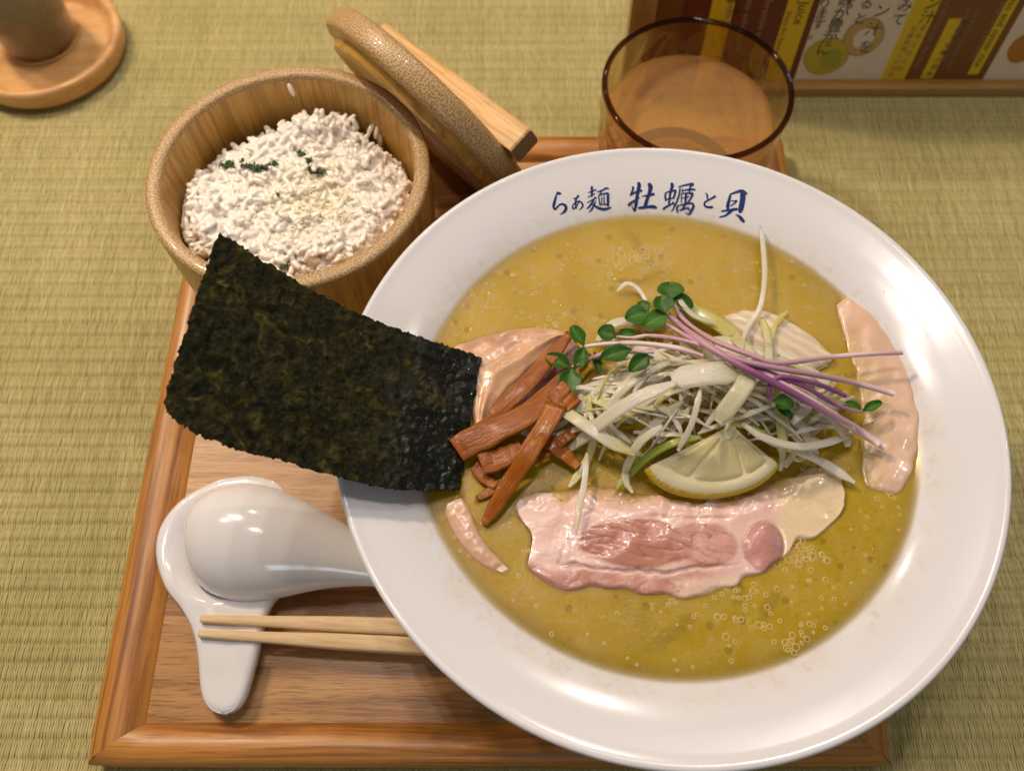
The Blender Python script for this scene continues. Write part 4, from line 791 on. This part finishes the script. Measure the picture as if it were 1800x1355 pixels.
def rice():
    n, q_ = 40, 60; a = np.arange(q_)*2*np.pi/q_; V = []
    for r in np.linspace(.02, 1, n):
        for t in a: q = r*(rice_r(t)-.1); x, y = CC[0]+q*math.cos(t), CC[1]+q*math.sin(t); V.append((x, y, rice_z(x, y)-.075-1.6*sm(.92, 1, r)))
    for r in (.98, .5, .02):
        for t in a: q = r*(rice_r(t)-.2); V.append((CC[0]+q*math.cos(t), CC[1]+q*math.sin(t), 3.6))
    F = gridF(n+3, q_, True).tolist()+[list(range(q_))[::-1], list(range((n+2)*q_, (n+3)*q_))]; parts = [np.array(V)]; off = len(V)
    for _ in range(2500):
        t = random.uniform(0, 6.283); r = rice_r(t)*math.sqrt(random.random()); x, y = CC[0]+r*math.cos(t), CC[1]+r*math.sin(t)
        z = rice_z(x, y)+random.uniform(-.13, -.01)+(.26*random.random()**6)
        g = grain_at(np.array([x, y, z]), random.uniform(0, 6.28), random.gauss(0, .24), random.uniform(.48, .66), random.uniform(.21, .28))
        rad = np.hypot(g[:, 0]-CC[0], g[:, 1]-CC[1]); sc = np.minimum(1, 4.70/np.maximum(rad, 1e-6)); g[:, 0] = CC[0]+(g[:, 0]-CC[0])*sc; g[:, 1] = CC[1]+(g[:, 1]-CC[1])*sc
        parts.append(g); F += [(f+off).tolist() for f in GFn]; off += len(g)
    for _ in range(34):
        t = random.uniform(.2, 3.6) if random.random() < .7 else random.uniform(0, 6.28); r = rice_r(t)*random.uniform(.62, .97); cx, cy = CC[0]+r*math.cos(t), CC[1]+r*math.sin(t); up = random.uniform(.10, .34)
        for q in range(random.randint(5, 11)):
            x, y = cx+random.gauss(0, .22), cy+random.gauss(0, .18)
            if math.hypot(x-CC[0], y-CC[1]) > 4.45: continue
            g = grain_at(np.array([x, y, rice_z(cx, cy)+up*random.random()+.02]), random.uniform(0, 6.28), random.gauss(0, .55), random.uniform(.48, .66), random.uniform(.22, .28)); parts.append(g); F += [(f+off).tolist() for f in GFn]; off += len(g)
    o = mk('cooked_rice', np.vstack(parts), F, M['rice'], None, None, base=(CC[0], CC[1], 5.5)); tag(o, kind='stuff')
    md = o.modifiers.new('sticky', 'REMESH'); md.mode = 'VOXEL'; md.voxel_size = .030*CM; md.use_smooth_shade = True
    ms = o.modifiers.new('soft', 'SMOOTH'); ms.factor = .5; ms.iterations = 2
    o['label'] = 'white cooked rice heaped in the bamboo cup'
    # grated cheese powder
    V, Fc = [], []; k = NT('grated_cheese'); k.p(Base_Color=(.92, .84, .62, 1), Roughness=.7, Subsurface_Weight=.5, Subsurface_Radius=(.002, .0015, .001)); M['cheese'] = k.m
    cube = np.array([(-1, -1, -1), (1, -1, -1), (1, 1, -1), (-1, 1, -1), (-1, -1, 1), (1, -1, 1), (1, 1, 1), (-1, 1, 1)])*.5; cf = np.array([(0, 3, 2, 1), (4, 5, 6, 7), (0, 1, 5, 4), (1, 2, 6, 5), (2, 3, 7, 6), (3, 0, 4, 7)])
    nb = 0; tries = 0
    while nb < 1500 and tries < 60000:
        tries += 1; x = random.gauss(CH0[0]+.1, 1.5); y = random.gauss(CH0[1]-.5, 1.6)
        if math.hypot(x-CC[0], y-CC[1]) > 4.4 or random.random() > .35+.65*(nz(x*1.3, y*1.3, 8)+.5): continue
        s = random.uniform(.025, .075); q = cube*s*np.array([random.uniform(.7, 1.5), random.uniform(.7, 1.3), .8]); yw, pt_ = random.uniform(0, 6), random.uniform(-.8, .8)
        c, sn = math.cos(yw), math.sin(yw); q = q@np.array([[c, -sn, 0], [sn, c, 0], [0, 0, 1]]); c, sn = math.cos(pt_), math.sin(pt_); q = q@np.array([[c, 0, -sn], [0, 1, 0], [sn, 0, c]])
        V.append(q+np.array([x, y, rice_z(x, y)+random.uniform(.02, .14)])); Fc.append(cf+nb*8); nb += 1
    o = mk('grated_cheese', np.vstack(V), np.vstack(Fc), M['cheese'], None, smooth=True, base=(CH0[0], CH0[1], 6)); tag(o, kind='stuff'); o['label'] = 'pale yellow grated cheese scattered on the rice'
rice()
def onrice(px, py, dz=0.0):
    z = 6.2
    for _ in range(8): p = at(px, py, z); z = rice_z(p[0], p[1])+dz
    return at(px, py, z)
k = NT('herb'); ob = k.obj(); k.p(Base_Color=k.mix(k.noise(ob, 300, 3), (.008, .035, .004), (.045, .12, .012)), Roughness=.45, Subsurface_Weight=.0); M['herb'] = k.m
def herb(name, label, path, w, n):
    c = resample(path, 40); V, F = [], []
    for i in range(n):
        q = c[min(39, int(random.random()**1*40))]; p = onrice(q[0]+random.gauss(0, w*.25), q[1]+random.gauss(0, w*.33), .12+random.uniform(0, .14)); L = random.uniform(.12, .30); a = random.uniform(0, 6.28); tl = random.gauss(0, .5)
        d = np.array([math.cos(a), math.sin(a), tl]); e = np.array([-math.sin(a), math.cos(a), random.gauss(0, .5)]); b = len(V)
        V += [p-d*L/2, p+e*L*.25, p+d*L/2, p-e*L*.25, p+np.array([0, 0, .03])]; F += [[b, b+3, b+4], [b+3, b+2, b+4], [b+2, b+1, b+4], [b+1, b, b+4], [b, b+1, b+2, b+3]]
    return tag(mk(name, V, F, M['herb'], smooth=False), label, 'herb')
herb('herb_sprig', 'long dark green chopped herb clump on left of the rice', [(388, 289), (410, 288), (440, 292), (462, 296), (486, 288)], 9, 150)
herb('herb_sprig', 'bent dark green herb sprig near the middle of the rice', [(526, 268), (540, 278), (545, 292), (552, 302), (570, 302)], 7, 90)
herb('herb_flake', 'single green herb flake at the front edge of the rice', [(490, 470), (505, 468)], 3, 12)
herb('herb_flake', 'tiny green herb speck in the middle of the cheese', [(488, 341), (490, 343)], 1, 5)
herb('herb_flake', 'tiny green herb speck right of the front edge flake', [(569, 443), (572, 441)], 1, 5)
def wall_grain(name, label, grains):
    """Grains stuck on the inner wall of the cup."""
    V, F = [], []; o = 0
    for (px, py, yaw, pitch) in grains:
        lo, hi = 3.0, 7.9
        for _ in range(40):
            z = (lo+hi)/2; p = at(px, py, z); d = math.hypot(p[0]-CC[0], p[1]-CC[1])
            if d > 4.66: lo = z
            else: hi = z
        g = grain_at(p, yaw, pitch, .58, .24); V.append(g); F += [(f+o).tolist() for f in GFn]; o += len(g)
    return tag(mk(name, np.vstack(V), F, M['rice'], None), label, 'rice grain')
wall_grain('rice_grain', 'single rice grain stuck high on the cup inner wall', [(512, 158, 2.1, .9)])
wall_grain('rice_grain', 'upper grain of the rice cluster stuck on the right inner wall', [(652, 226, 1.0, .4)])
wall_grain('rice_grain', 'middle grain of the rice cluster stuck on the right inner wall', [(662, 234, 1.2, .9)])
wall_grain('rice_grain', 'lowest grain of the rice cluster stuck on the right inner wall', [(668, 246, 1.5, 1.1)])
# ------------------------------------------------------------------ lid leaning on the cup
def lid():
    C0 = np.array([-3.46, 26.58, 5.97]); ph, al, R, t = R_(43), R_(67.6), 5.5, 1.13
    n = np.array([math.sin(al)*math.cos(ph), math.sin(al)*math.sin(ph), math.cos(al)]); w = np.array([math.sin(ph), -math.cos(ph), 0]); L = np.cross(n, w); L = L if L[2] > 0 else -L
    fr = (w, L, n) if np.dot(np.cross(w, L), n) > 0 else (w, -L, n)
    r = tag(root('cup_lid', C0-L*R), 'round bamboo lid with bar handle leaning on the rice cup', 'lid')
    h = t/2
    lathe('lid_edge', [(R-.35, -h+.02), (R-.15, -h+.03), (R-.04, -h+.12), (R, -h+.25), (R, h-.35), (R-.06, h-.18), (R-.2, h-.05), (R-.38, h)], 140, M['endgrain'], r, C0, fr)
    lathe('top_face', [(0, h), (R-.38, h)], 90, M['handle'], r, C0, fr, planar=True)
    lathe('underside', [(R-.35, -h+.02), (4.82, -h+.02), (4.74, -h-.02), (4.70, -h-.30), (4.6, -h-.38), (4.2, -h-.38), (3.9, -h-.2), (0, -h-.15)], 120, M['bamboo_wall'], r, C0, fr, planar=True)
    # bar handle
    be = .22; d_ = w*math.cos(be)+L*math.sin(be); e_ = L*math.cos(be)-w*math.sin(be); B0 = C0+e_*.62
    a0, a1 = -4.9, 5.75; hw, hh = .46, 1.14; V, uv = [], []
    for (a, ins) in [(a0, .07), (a0+.07, 0), (a1-.07, 0), (a1, .07)]:
        for (b, z) in ((-hw+ins, h-.02), (hw-ins, h-.02), (hw-ins, h+hh-.12), (hw-ins-.12, h+hh-ins*.5), (-hw+ins+.12, h+hh-ins*.5), (-hw+ins, h+hh-.12)):
            V.append(B0+d_*a+e_*b+n*z); uv.append((a, b+z*1.3, z))
    F = gridF(4, 6, True).tolist(); mk('handle', V, F, M['handle'], r, {'wuv': uv}, smooth=False)
    for sec, flip in ((0, True), (3, False)):
        vv = np.array([V[sec*6+q] for q in range(6)])+d_*(.003 if sec == 3 else -.003)
        mk('handle_end', vv, [list(range(6))[::-1] if flip else list(range(6))], M['endgrain_fine'], r, {'wuv': [(float(np.dot(p-C0, L)), float(np.dot(p-C0, n)), 0) for p in vv]}, smooth=False)
lid()

# ------------------------------------------------------------------ tumbler of water
GC = np.array([7.71, 26.54])
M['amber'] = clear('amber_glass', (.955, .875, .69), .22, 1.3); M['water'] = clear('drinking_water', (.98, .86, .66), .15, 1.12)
nt = M['water'].node_tree; df = nt.nodes.new('ShaderNodeBsdfDiffuse'); df.inputs[0].default_value = (.90, .53, .22, 1); mxw = nt.nodes.new('ShaderNodeMixShader'); mxw.inputs[0].default_value = .22  # amber diffuse paints in light coloured by the glass and reflected ceiling
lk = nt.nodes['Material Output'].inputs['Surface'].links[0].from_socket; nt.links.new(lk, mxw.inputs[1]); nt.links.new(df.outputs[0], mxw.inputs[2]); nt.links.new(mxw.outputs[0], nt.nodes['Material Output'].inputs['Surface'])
def glass():
    def rad(a, z): return 1+.016*np.sin(a*15+np.where(np.floor(z/.95) % 2 > 0, np.pi, 0))*np.clip((6.9-z)/.6, 0, 1)*np.clip((z-2.2)/.8, 0, 1)*(.4+.6*np.abs(np.sin(z/.95*np.pi)))
    zs = np.linspace(2.2, 6.9, 34); g = lambda z: 3.63+(z-.9)/6.6*.33
    prof = [(0, 2.05), (2.2, 1.95), (2.9, 2.0), (3.12, 2.25)]+[(g(z)-.26, z) for z in zs[2:]]+[(3.72, 7.2), (3.74, 7.42), (3.80, 7.5), (3.91, 7.5), (3.98, 7.42), (3.98, 7.25)]+[(g(z), z) for z in zs[::-1]]+[(3.58, 1.5), (3.5, 1.1), (3.3, FZ+.02), (2.9, FZ+.02), (2.6, 1.25), (0, 1.35)]
    pr = np.array(prof); n = 144; a = np.linspace(0, 2*np.pi, n+1)[:-1]; V = []
    for (r, z) in pr:
        rr = r*(rad(a, np.full(n, z)) if r > 3.3 else np.ones(n)); V.append(np.stack([GC[0]+rr*np.cos(a), GC[1]+rr*np.sin(a), np.full(n, z)], -1))
    o = mk('water_glass', np.array(V), gridF(len(pr), n, True)[:, ::-1], M['amber'], None, base=(GC[0], GC[1], FZ)); tag(o, 'amber tinted dimpled tumbler of water behind the bowl', 'glass')
    rimm = clear('thick_amber_rim', (.42, .27, .11), .0, 1.3); tt = np.linspace(0, 2*np.pi, 13)
    lathe('rim', [(3.86+.125*math.cos(q), 7.45+.125*math.sin(q)) for q in tt], 144, rimm, o, (GC[0], GC[1], 0))
    lathe('base_ring', [(2.5+.30*math.cos(q), 2.02+.12*math.sin(q)) for q in tt], 96, clear('thick_amber_base', (.36, .21, .07), .0, 1.2), o, (GC[0], GC[1], 0))
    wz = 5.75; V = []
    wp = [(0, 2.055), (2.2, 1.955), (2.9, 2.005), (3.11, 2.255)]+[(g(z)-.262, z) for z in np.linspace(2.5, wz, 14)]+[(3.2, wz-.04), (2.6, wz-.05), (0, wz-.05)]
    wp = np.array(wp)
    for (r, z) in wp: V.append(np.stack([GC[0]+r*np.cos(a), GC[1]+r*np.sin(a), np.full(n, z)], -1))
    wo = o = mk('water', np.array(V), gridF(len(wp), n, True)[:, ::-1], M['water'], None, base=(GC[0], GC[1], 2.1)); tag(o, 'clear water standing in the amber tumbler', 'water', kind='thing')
    droplets('water_bubbles', wo, [((GC[0]+rr*math.cos(t), GC[1]+rr*math.sin(t), wz-.03), q) for rr, t, q in [(3.35, .1+.07*i+.03*random.random(), random.choice([.04, .06, .08])) for i in range(16)]+[(3.4, 1.2+.12*i, .05) for i in range(5)]+[(random.uniform(.5, 2.9), random.uniform(-.8, 1.2), random.choice([.04, .06])) for _ in range(9)]], .6)
glass()

# ------------------------------------------------------------------ spoon rest, spoon, chopsticks
def spoon_rest():
    left = [(440, 838), (408, 841), (375, 850), (320, 880), (284, 925), (275, 975), (290, 1030), (318, 1068), (338, 1105), (348, 1150), (352, 1200), (357, 1226), (366, 1243), (380, 1252), (394, 1256)]
    right = [(442, 838), (470, 844), (500, 860), (530, 910), (530, 965), (505, 1030), (480, 1062), (468, 1092), (460, 1128), (450, 1170), (438, 1212), (430, 1232), (419, 1246), (406, 1253), (395, 1256)]
    n, m = 80, 41; A, B = resample(left, n), resample(right, n); OUT = np.array([at(*q, 1.55)[:2] for q in np.vstack([A, B])]); top = np.zeros((n, m, 3)); c0 = at(395, 955, 1.7)
    for i in range(n):
        a, b = at(*A[i], 1.55), at(*B[i], 1.55); 
        for j in range(m):
            t = .5-.5*math.cos(math.pi*j/(m-1)); p = a*(1-t)+b*t; ed = float(np.hypot(OUT[:, 0]-p[0], OUT[:, 1]-p[1]).min()); ed = 0 if j in (0, m-1) else ed
            d = math.hypot(p[0]-c0[0], p[1]-c0[1]); z = 1.55+.28*math.sqrt(max(0, 1-(1-min(ed, .3)/.3)**2))-.42*sm(2.4, 1.4, d)-.04*sm(.5, 1.2, ed)
            top[i, j] = (p[0], p[1], z)
    ring = np.r_[np.arange(m), np.arange(1, n)*m+m-1, (n-1)*m+np.arange(m-2, -1, -1), np.arange(n-2, 0, -1)*m]
    V = top.reshape(-1, 3); c = V[ring].mean(0); r1 = V[ring].copy(); 
    T = np.roll(r1, -1, 0)-np.roll(r1, 1, 0); N = np.stack([T[:, 1], -T[:, 0], 0*T[:, 0]], -1); N /= np.linalg.norm(N, axis=1)[:, None]+1e-9
    if ((r1-c)*N).sum() < 0: N = -N
    rows = [r1-N*.0-np.array([0, 0, .12]), r1-N*.06-np.array([0, 0, .32]), r1-N*.22-np.array([0, 0, .52])]; last = rows[-1].copy(); last[:, 2] = FZ+.005; rows[-1] = last
    F = gridF(n, m)[:, ::-1].tolist(); k0 = len(V); kk = len(ring); prev = ring
    for q, rw in enumerate(rows):
        cur = np.arange(kk)+k0+q*kk
        for x in range(kk): y = (x+1) % kk; F.append([prev[x], prev[y], cur[y], cur[x]])
        prev = cur
    F.append(list(prev)[::-1])
    o = mk('spoon_rest', np.vstack([V]+rows), F, M['porcelain']); tag(o, 'white porcelain rest with round dish and long tongue', 'spoon rest')
spoon_rest()
def spoon():
    up = [(328, 955), (332, 915), (352, 882), (390, 860), (440, 853), (490, 861), (540, 883), (585, 908), (635, 936), (700, 958), (760, 968)]
    dn = [(328, 957), (333, 995), (350, 1026), (382, 1048), (430, 1057), (485, 1052), (540, 1040), (585, 1033), (640, 1030), (700, 1034), (760, 1040)]
    n, m = 90, 41; A, B = resample(up, n), resample(dn, n); V = np.zeros((n, m, 3)); U = np.zeros((n, m, 3))
    for i in range(n):
        s = i/(n-1); zb = 1.72+.35*sm(.25, .8, s); a, b = at(*A[i], zb), at(*B[i], zb); W_ = np.linalg.norm(b-a)
        hgt = W_*.40*(1-.25*sm(.5, 1, s)); 
        for j in range(m):
            t = .5-.5*math.cos(math.pi*j/(m-1)); p = a*(1-t)+b*t; q = math.sqrt(max(0, 1-(2*t-1)**2)); V[i, j] = (p[0], p[1], zb+hgt*q); U[i, j] = (p[0]*.98+.02*(a[0]+b[0])/2, p[1], zb-.02+max(0, hgt-.18)*q*.95)
    F = gridF(n, m); ring = np.r_[np.arange(m), np.arange(1, n)*m+m-1, (n-1)*m+np.arange(m-2, -1, -1), np.arange(n-2, 0, -1)*m]
    FF = F[:, ::-1].tolist()+(F+n*m).tolist()
    for q in range(len(ring)): x, y = ring[q], ring[(q+1) % len(ring)]; FF.append([x, y, y+n*m, x+n*m])
    o = mk('soup_spoon', np.vstack([V.reshape(-1, 3), U.reshape(-1, 3)]), FF, M['porcelain']); tag(o, 'white porcelain soup spoon lying face down on the rest', 'spoon')
spoon()
def chopstick(tip, mid, label):
    a = at(*tip, 2.0); b = at(*mid, 1.65); d = (b-a)/np.linalg.norm((b-a)[:2]); L = 20.5
    s = np.array([0, .02, .1, 1.5, 3.0, 4.2, 5.2, 7, 12, 18, L-.1, L]); P = a+d*s[:, None]; w = np.array([.17, .24, .27, .34, .43, .52, .58, .62, .64, .64, .62, .5])
    P[:, 2] = np.maximum(P[:, 2], FZ+w*.5+.01)
    return tag(strand('chopstick', P, w, w*.85, M['chop'], 16, .45), label, 'chopstick', 'chopsticks on the porcelain rest')
chopstick((352, 1087), (640, 1099), 'wooden chopstick nearer the spoon')
chopstick((349, 1113), (640, 1130), 'wooden chopstick farther from the spoon')

# ------------------------------------------------------------------ pepper jar on its saucer
def saucer():
    c = (-25.1, 36.3, 0); r = tag(root('wooden_saucer', c), 'round pale wooden saucer with raised lip at the table corner', 'saucer')
    lathe('dish', [(0, .55), (3.2, .55), (3.55, .7), (3.75, 1.15), (3.85, 1.25), (4.05, 1.27), (4.2, 1.2), (4.24, 1.0), (4.18, .4), (4.0, .08), (3.6, 0), (0, 0)], 120, M['saucer'], r, c, planar=True)
    j = tag(root('pepper_jar', (-25.45, 37.0, .56)), 'glass jar of ground brown pepper standing on the wooden saucer', 'jar')
    gm = clear('jar_glass', (.985, .96, .90), .0, 1.3); cc = (-25.45, 36.9, 0)
    lathe('glass', [(0, .57), (1.8, .57), (2.05, .66), (2.12, .9), (2.04, 1.05), (2.1, 1.25), (2.1, 7.0), (1.7, 7.6), (1.7, 8.0), (1.6, 8.0), (1.6, 7.6), (1.98, 7.0), (1.98, 1.2), (1.85, .85), (0, .8)], 72, gm, j, cc)
    k = NT('ground_pepper'); ob = k.obj(); k.p(Base_Color=k.mix(k.noise(ob, 500, 4, .8), (.13, .095, .05), (.36, .29, .19)), Roughness=.9); k.bump(k.noise(ob, 700, 3), .5, .001)
    lathe('pepper', [(0, .82), (1.82, .87), (1.96, 1.22), (1.96, 6.2), (1.0, 6.35), (0, 6.3)], 64, k.m, j, cc)
    lathe('cap', [(0, 9.4), (1.5, 9.4), (1.72, 9.2), (1.78, 8.2), (1.72, 7.7), (1.72, 7.65), (0, 7.65)], 48, plain('jar_cap_wood', (.40, .22, .08), .4), j, cc)
saucer()

# ------------------------------------------------------------------ menu board
def menu():
    BY = 33.4; c = (16, BY, 0); r = tag(root('menu_board', c), 'upright wooden framed menu card with yellow and brown columns of writing', 'menu')
    tilt = .10
    def q(x, z, off=0.0): return (x, BY+.35+z*tilt-off, z)
    X0, X1, Z0, Z1 = 5.7, 32.0, 0.02, 15.0
    def bar(name, x0, x1, z0, z1, d0, d1, uvlen):
        V = [q(x0, z0, d1), q(x1, z0, d1), q(x1, z1, d1), q(x0, z1, d1), q(x0, z0, d0), q(x1, z0, d0), q(x1, z1, d0), q(x0, z1, d0)]
        V = np.array(V); e = .06; F = [[0, 1, 2, 3], [5, 4, 7, 6], [4, 0, 3, 7], [1, 5, 6, 2], [3, 2, 6, 7], [4, 5, 1, 0]]
        uv = np.stack([V[:, 0], V[:, 2], V[:, 1]], -1) if uvlen == 'x' else np.stack([V[:, 2], V[:, 0], V[:, 1]], -1)
        return mk(name, V, F, M['frame'], r, {'wuv': uv}, smooth=False)
    bar('frame_rail', X0+1.2, X1-1.2, Z0, .45, -.3, .45, 'x'); bar('frame_rail', X0+1.2, X1-1.2, Z1-.6, Z1, -.3, .45, 'x'); bar('frame_rail', X0, X0+1.2, Z0, Z1, -.3, .46, 'z'); bar('frame_rail', X1-1.2, X1, Z0, Z1, -.3, .46, 'z')
    bar('back_board', X0+.6, X1-.6, .3, Z1-.3, -.6, -.31, 'x')
    inks = {n: plain('print_'+n, cc, .35) for n, cc in dict(paper=(.82, .71, .56), red=(.15, .026, .014), brown=(.22, .078, .018), yellow=(.80, .55, .015), black=(.03, .022, .015), tan=(.40, .27, .16), lemon=(.55, .43, .035), lemonin=(.56, .40, .13), green=(.36, .38, .05), orange=(.50, .20, .03), grey=(.33, .25, .18)).items()}
    LV = [0]
    def rect(name, x0, x1, z0, z1, ink, lev):
        o = .31-.62+lev*.02+.0; return mk(name, [q(x0, z0, -.25+lev*.006), q(x1, z0, -.25+lev*.006), q(x1, z1, -.25+lev*.006), q(x0, z1, -.25+lev*.006)], [[0, 1, 2, 3]], inks[ink], r, smooth=False)
    rect('printed_sheet', X0+1.2, X1-1.2, .44, Z1-.6, 'paper', 0)
    def col(x0, x1, ink, lev=1, z0=.45, z1=Z1-.62): rect('printed_column', x0, x1, z0, z1, ink, lev)
    def hit(px, py): d = FW+UP*(-(py-677.5)/FPX)+np.array([(px-900)/FPX, 0, 0]); return d*((BY+.6+tilt*CAMH)/(d[1]-tilt*d[2]))
    def xat(px, py): return hit(px, py)[0]
    def zat(py): return CAMH+hit(1500, py)[2]
    B = 138
    xs = {n: xat(p, B) for n, p in dict(w0=1396, w1=1548, y1=1590, b1=1728).items()}
    col(X0+1.2, X0+2.6, 'brown'); col(X0+2.6, xs['w0'], 'red'); 
    yw = xat(1290, 20); col(yw-1.15, yw-.05, 'yellow', 2); yr = xs['w0']; col(yr-1.55, yr-.35, 'yellow', 2)
    col(xs['w1'], xs['y1'], 'yellow'); col(xs['y1'], xs['b1'], 'brown', 1)
    s1 = xat(1631, 138); rect('printed_column', s1-.42, s1+.22, zat(138), zat(33), 'yellow', 2); s2 = xat(1708, 131); rect('printed_column', s2-.25, s2+.32, zat(131), zat(-60), 'yellow', 2)
    def text(body, px, py, size, ink, rot=False, lev=4, vertical=False):
        if vertical:
            for i, chx in enumerate(body): text(chx, px+0, py, size, ink, rot, lev) if i == 0 else text_at(chx, xat(px, py), zat(py)-i*size*1.02, size, ink, rot, lev)
        else: text_at(body, xat(px, py), zat(py), size, ink, rot, lev)
    def text_at(body, x, z, size, ink, rot, lev):
        cu = bpy.data.curves.new('printed_text', 'FONT'); cu.body = body; cu.size = size*.85*CM; cu.align_x = 'RIGHT' if rot else 'CENTER'; cu.align_y = 'CENTER'; cu.resolution_u = 3
        cu.materials.append(inks[ink]); tmp = bpy.data.objects.new('printed_text', cu); me = bpy.data.meshes.new_from_object(tmp); bpy.data.objects.remove(tmp); o = bpy.data.objects.new('printed_text', me); COL.objects.link(o); o.parent = r
        p = np.array(q(x, z, -.25+lev*.006))-np.array(c); o.location = p*CM; o.rotation_euler = (math.pi/2-math.atan(tilt), 0, 0)
        if rot: o.rotation_euler = (Matrix.Rotation(math.pi/2-math.atan(tilt), 3, 'X') @ Matrix.Rotation(-math.pi/2, 3, 'Z')).to_euler()
    def colm(chars, px0, py0, px1, py1, size, ink):
        """Characters set one under the other from one spot of the sheet to another."""
        n = len(chars); x0, z0, x1, z1 = xat(px0, py0), zat(py0), xat(px1, py1), zat(py1)
        for i, ch_ in enumerate(chars): t = i/max(1, n-1); text_at(ch_, x0+(x1-x0)*t, z0+(z1-z0)*t, size*.84, ink, False, 4)
    colm('お好みて', 1615, -40, 1579, 36, 1.05, 'black'); colm('レモン汁を', 1580, -48, 1521, 84, 1.15, 'black'); colm('かると', 1534, -20, 1512, 34, 1.0, 'black'); colm('味が豊かに', 1488, 4, 1448, 88, 1.15, 'black'); colm('ります。', 1449, 8, 1433, 62, .95, 'black')
    colm('レモン汁', 1656, -44, 1630, 32, 1.1, 'black'); colm('牡蠣味噌と白味噌', 1606, 52, 1565, 132, .5, 'tan'); colm('濃厚な味の素', 1622, 50, 1582, 122, .5, 'tan')
    colm('殻付き牡蠣の旨味', 1692, 42, 1634, 130, .5, 'black')
    text_at('Oyster broth risotto and oyster rice', s2+.03, zat(118), .60, 'black', True, 4); text_at('lemon Juice', yr-.95+.18, zat(44), .8, 'black', True, 4); text_at('Enjoy the flavour', yr-.95-.38, zat(96), .42, 'black', True, 4)
    for i, (sx, dx) in enumerate((('change the taste and the broth matches it', 4.3), ('a squeeze of lemon juice enhances it', 3.4), ('adjust to your preferences and enjoy', 2.5))): text_at(sx, yr-dx, zat(70+i*22), .58, 'tan', True, 4)
    for i, (sx, dx) in enumerate((('Pour the rice into the soup', .35), ('and enjoy a risotto', 1.55), ('mix in the cheese well', 2.0), ('with the oyster broth', 3.05))): text_at(sx, xs['y1']+dx, zat(120-12*(i % 2)), .46, 'grey', True, 4)
    colm('牡蠣汁', 1286, -30, 1290, 24, 1.0, 'black')
    def disc(px, py, rx, rz, ink, lev):
        x, z = xat(px, py), zat(py); a = np.arange(40)*2*np.pi/40; V = [q(x+rx*math.cos(t)*(1+.06*math.cos(2*t+1)), z+rz*math.sin(t), -.25+lev*.006) for t in a]; mk('printed_lemon', V, [list(range(40))], inks[ink], r, smooth=False)
    disc(1518, 66, .98, 1.12, 'tan', 1); disc(1518, 66, .9, 1.04, 'lemonin', 2); disc(1518, 68, .5, .6, 'paper', 3)
    disc(1452, 100, 1.12, 1.12, 'tan', 1); disc(1452, 100, 1.05, 1.05, 'lemon', 2); disc(1460, 104, .55, .6, 'green', 3)
    disc(1800, 85, .75, .9, 'orange', 2)
menu()
for o in SC.objects:
    if '_o' in o: del o['_o']
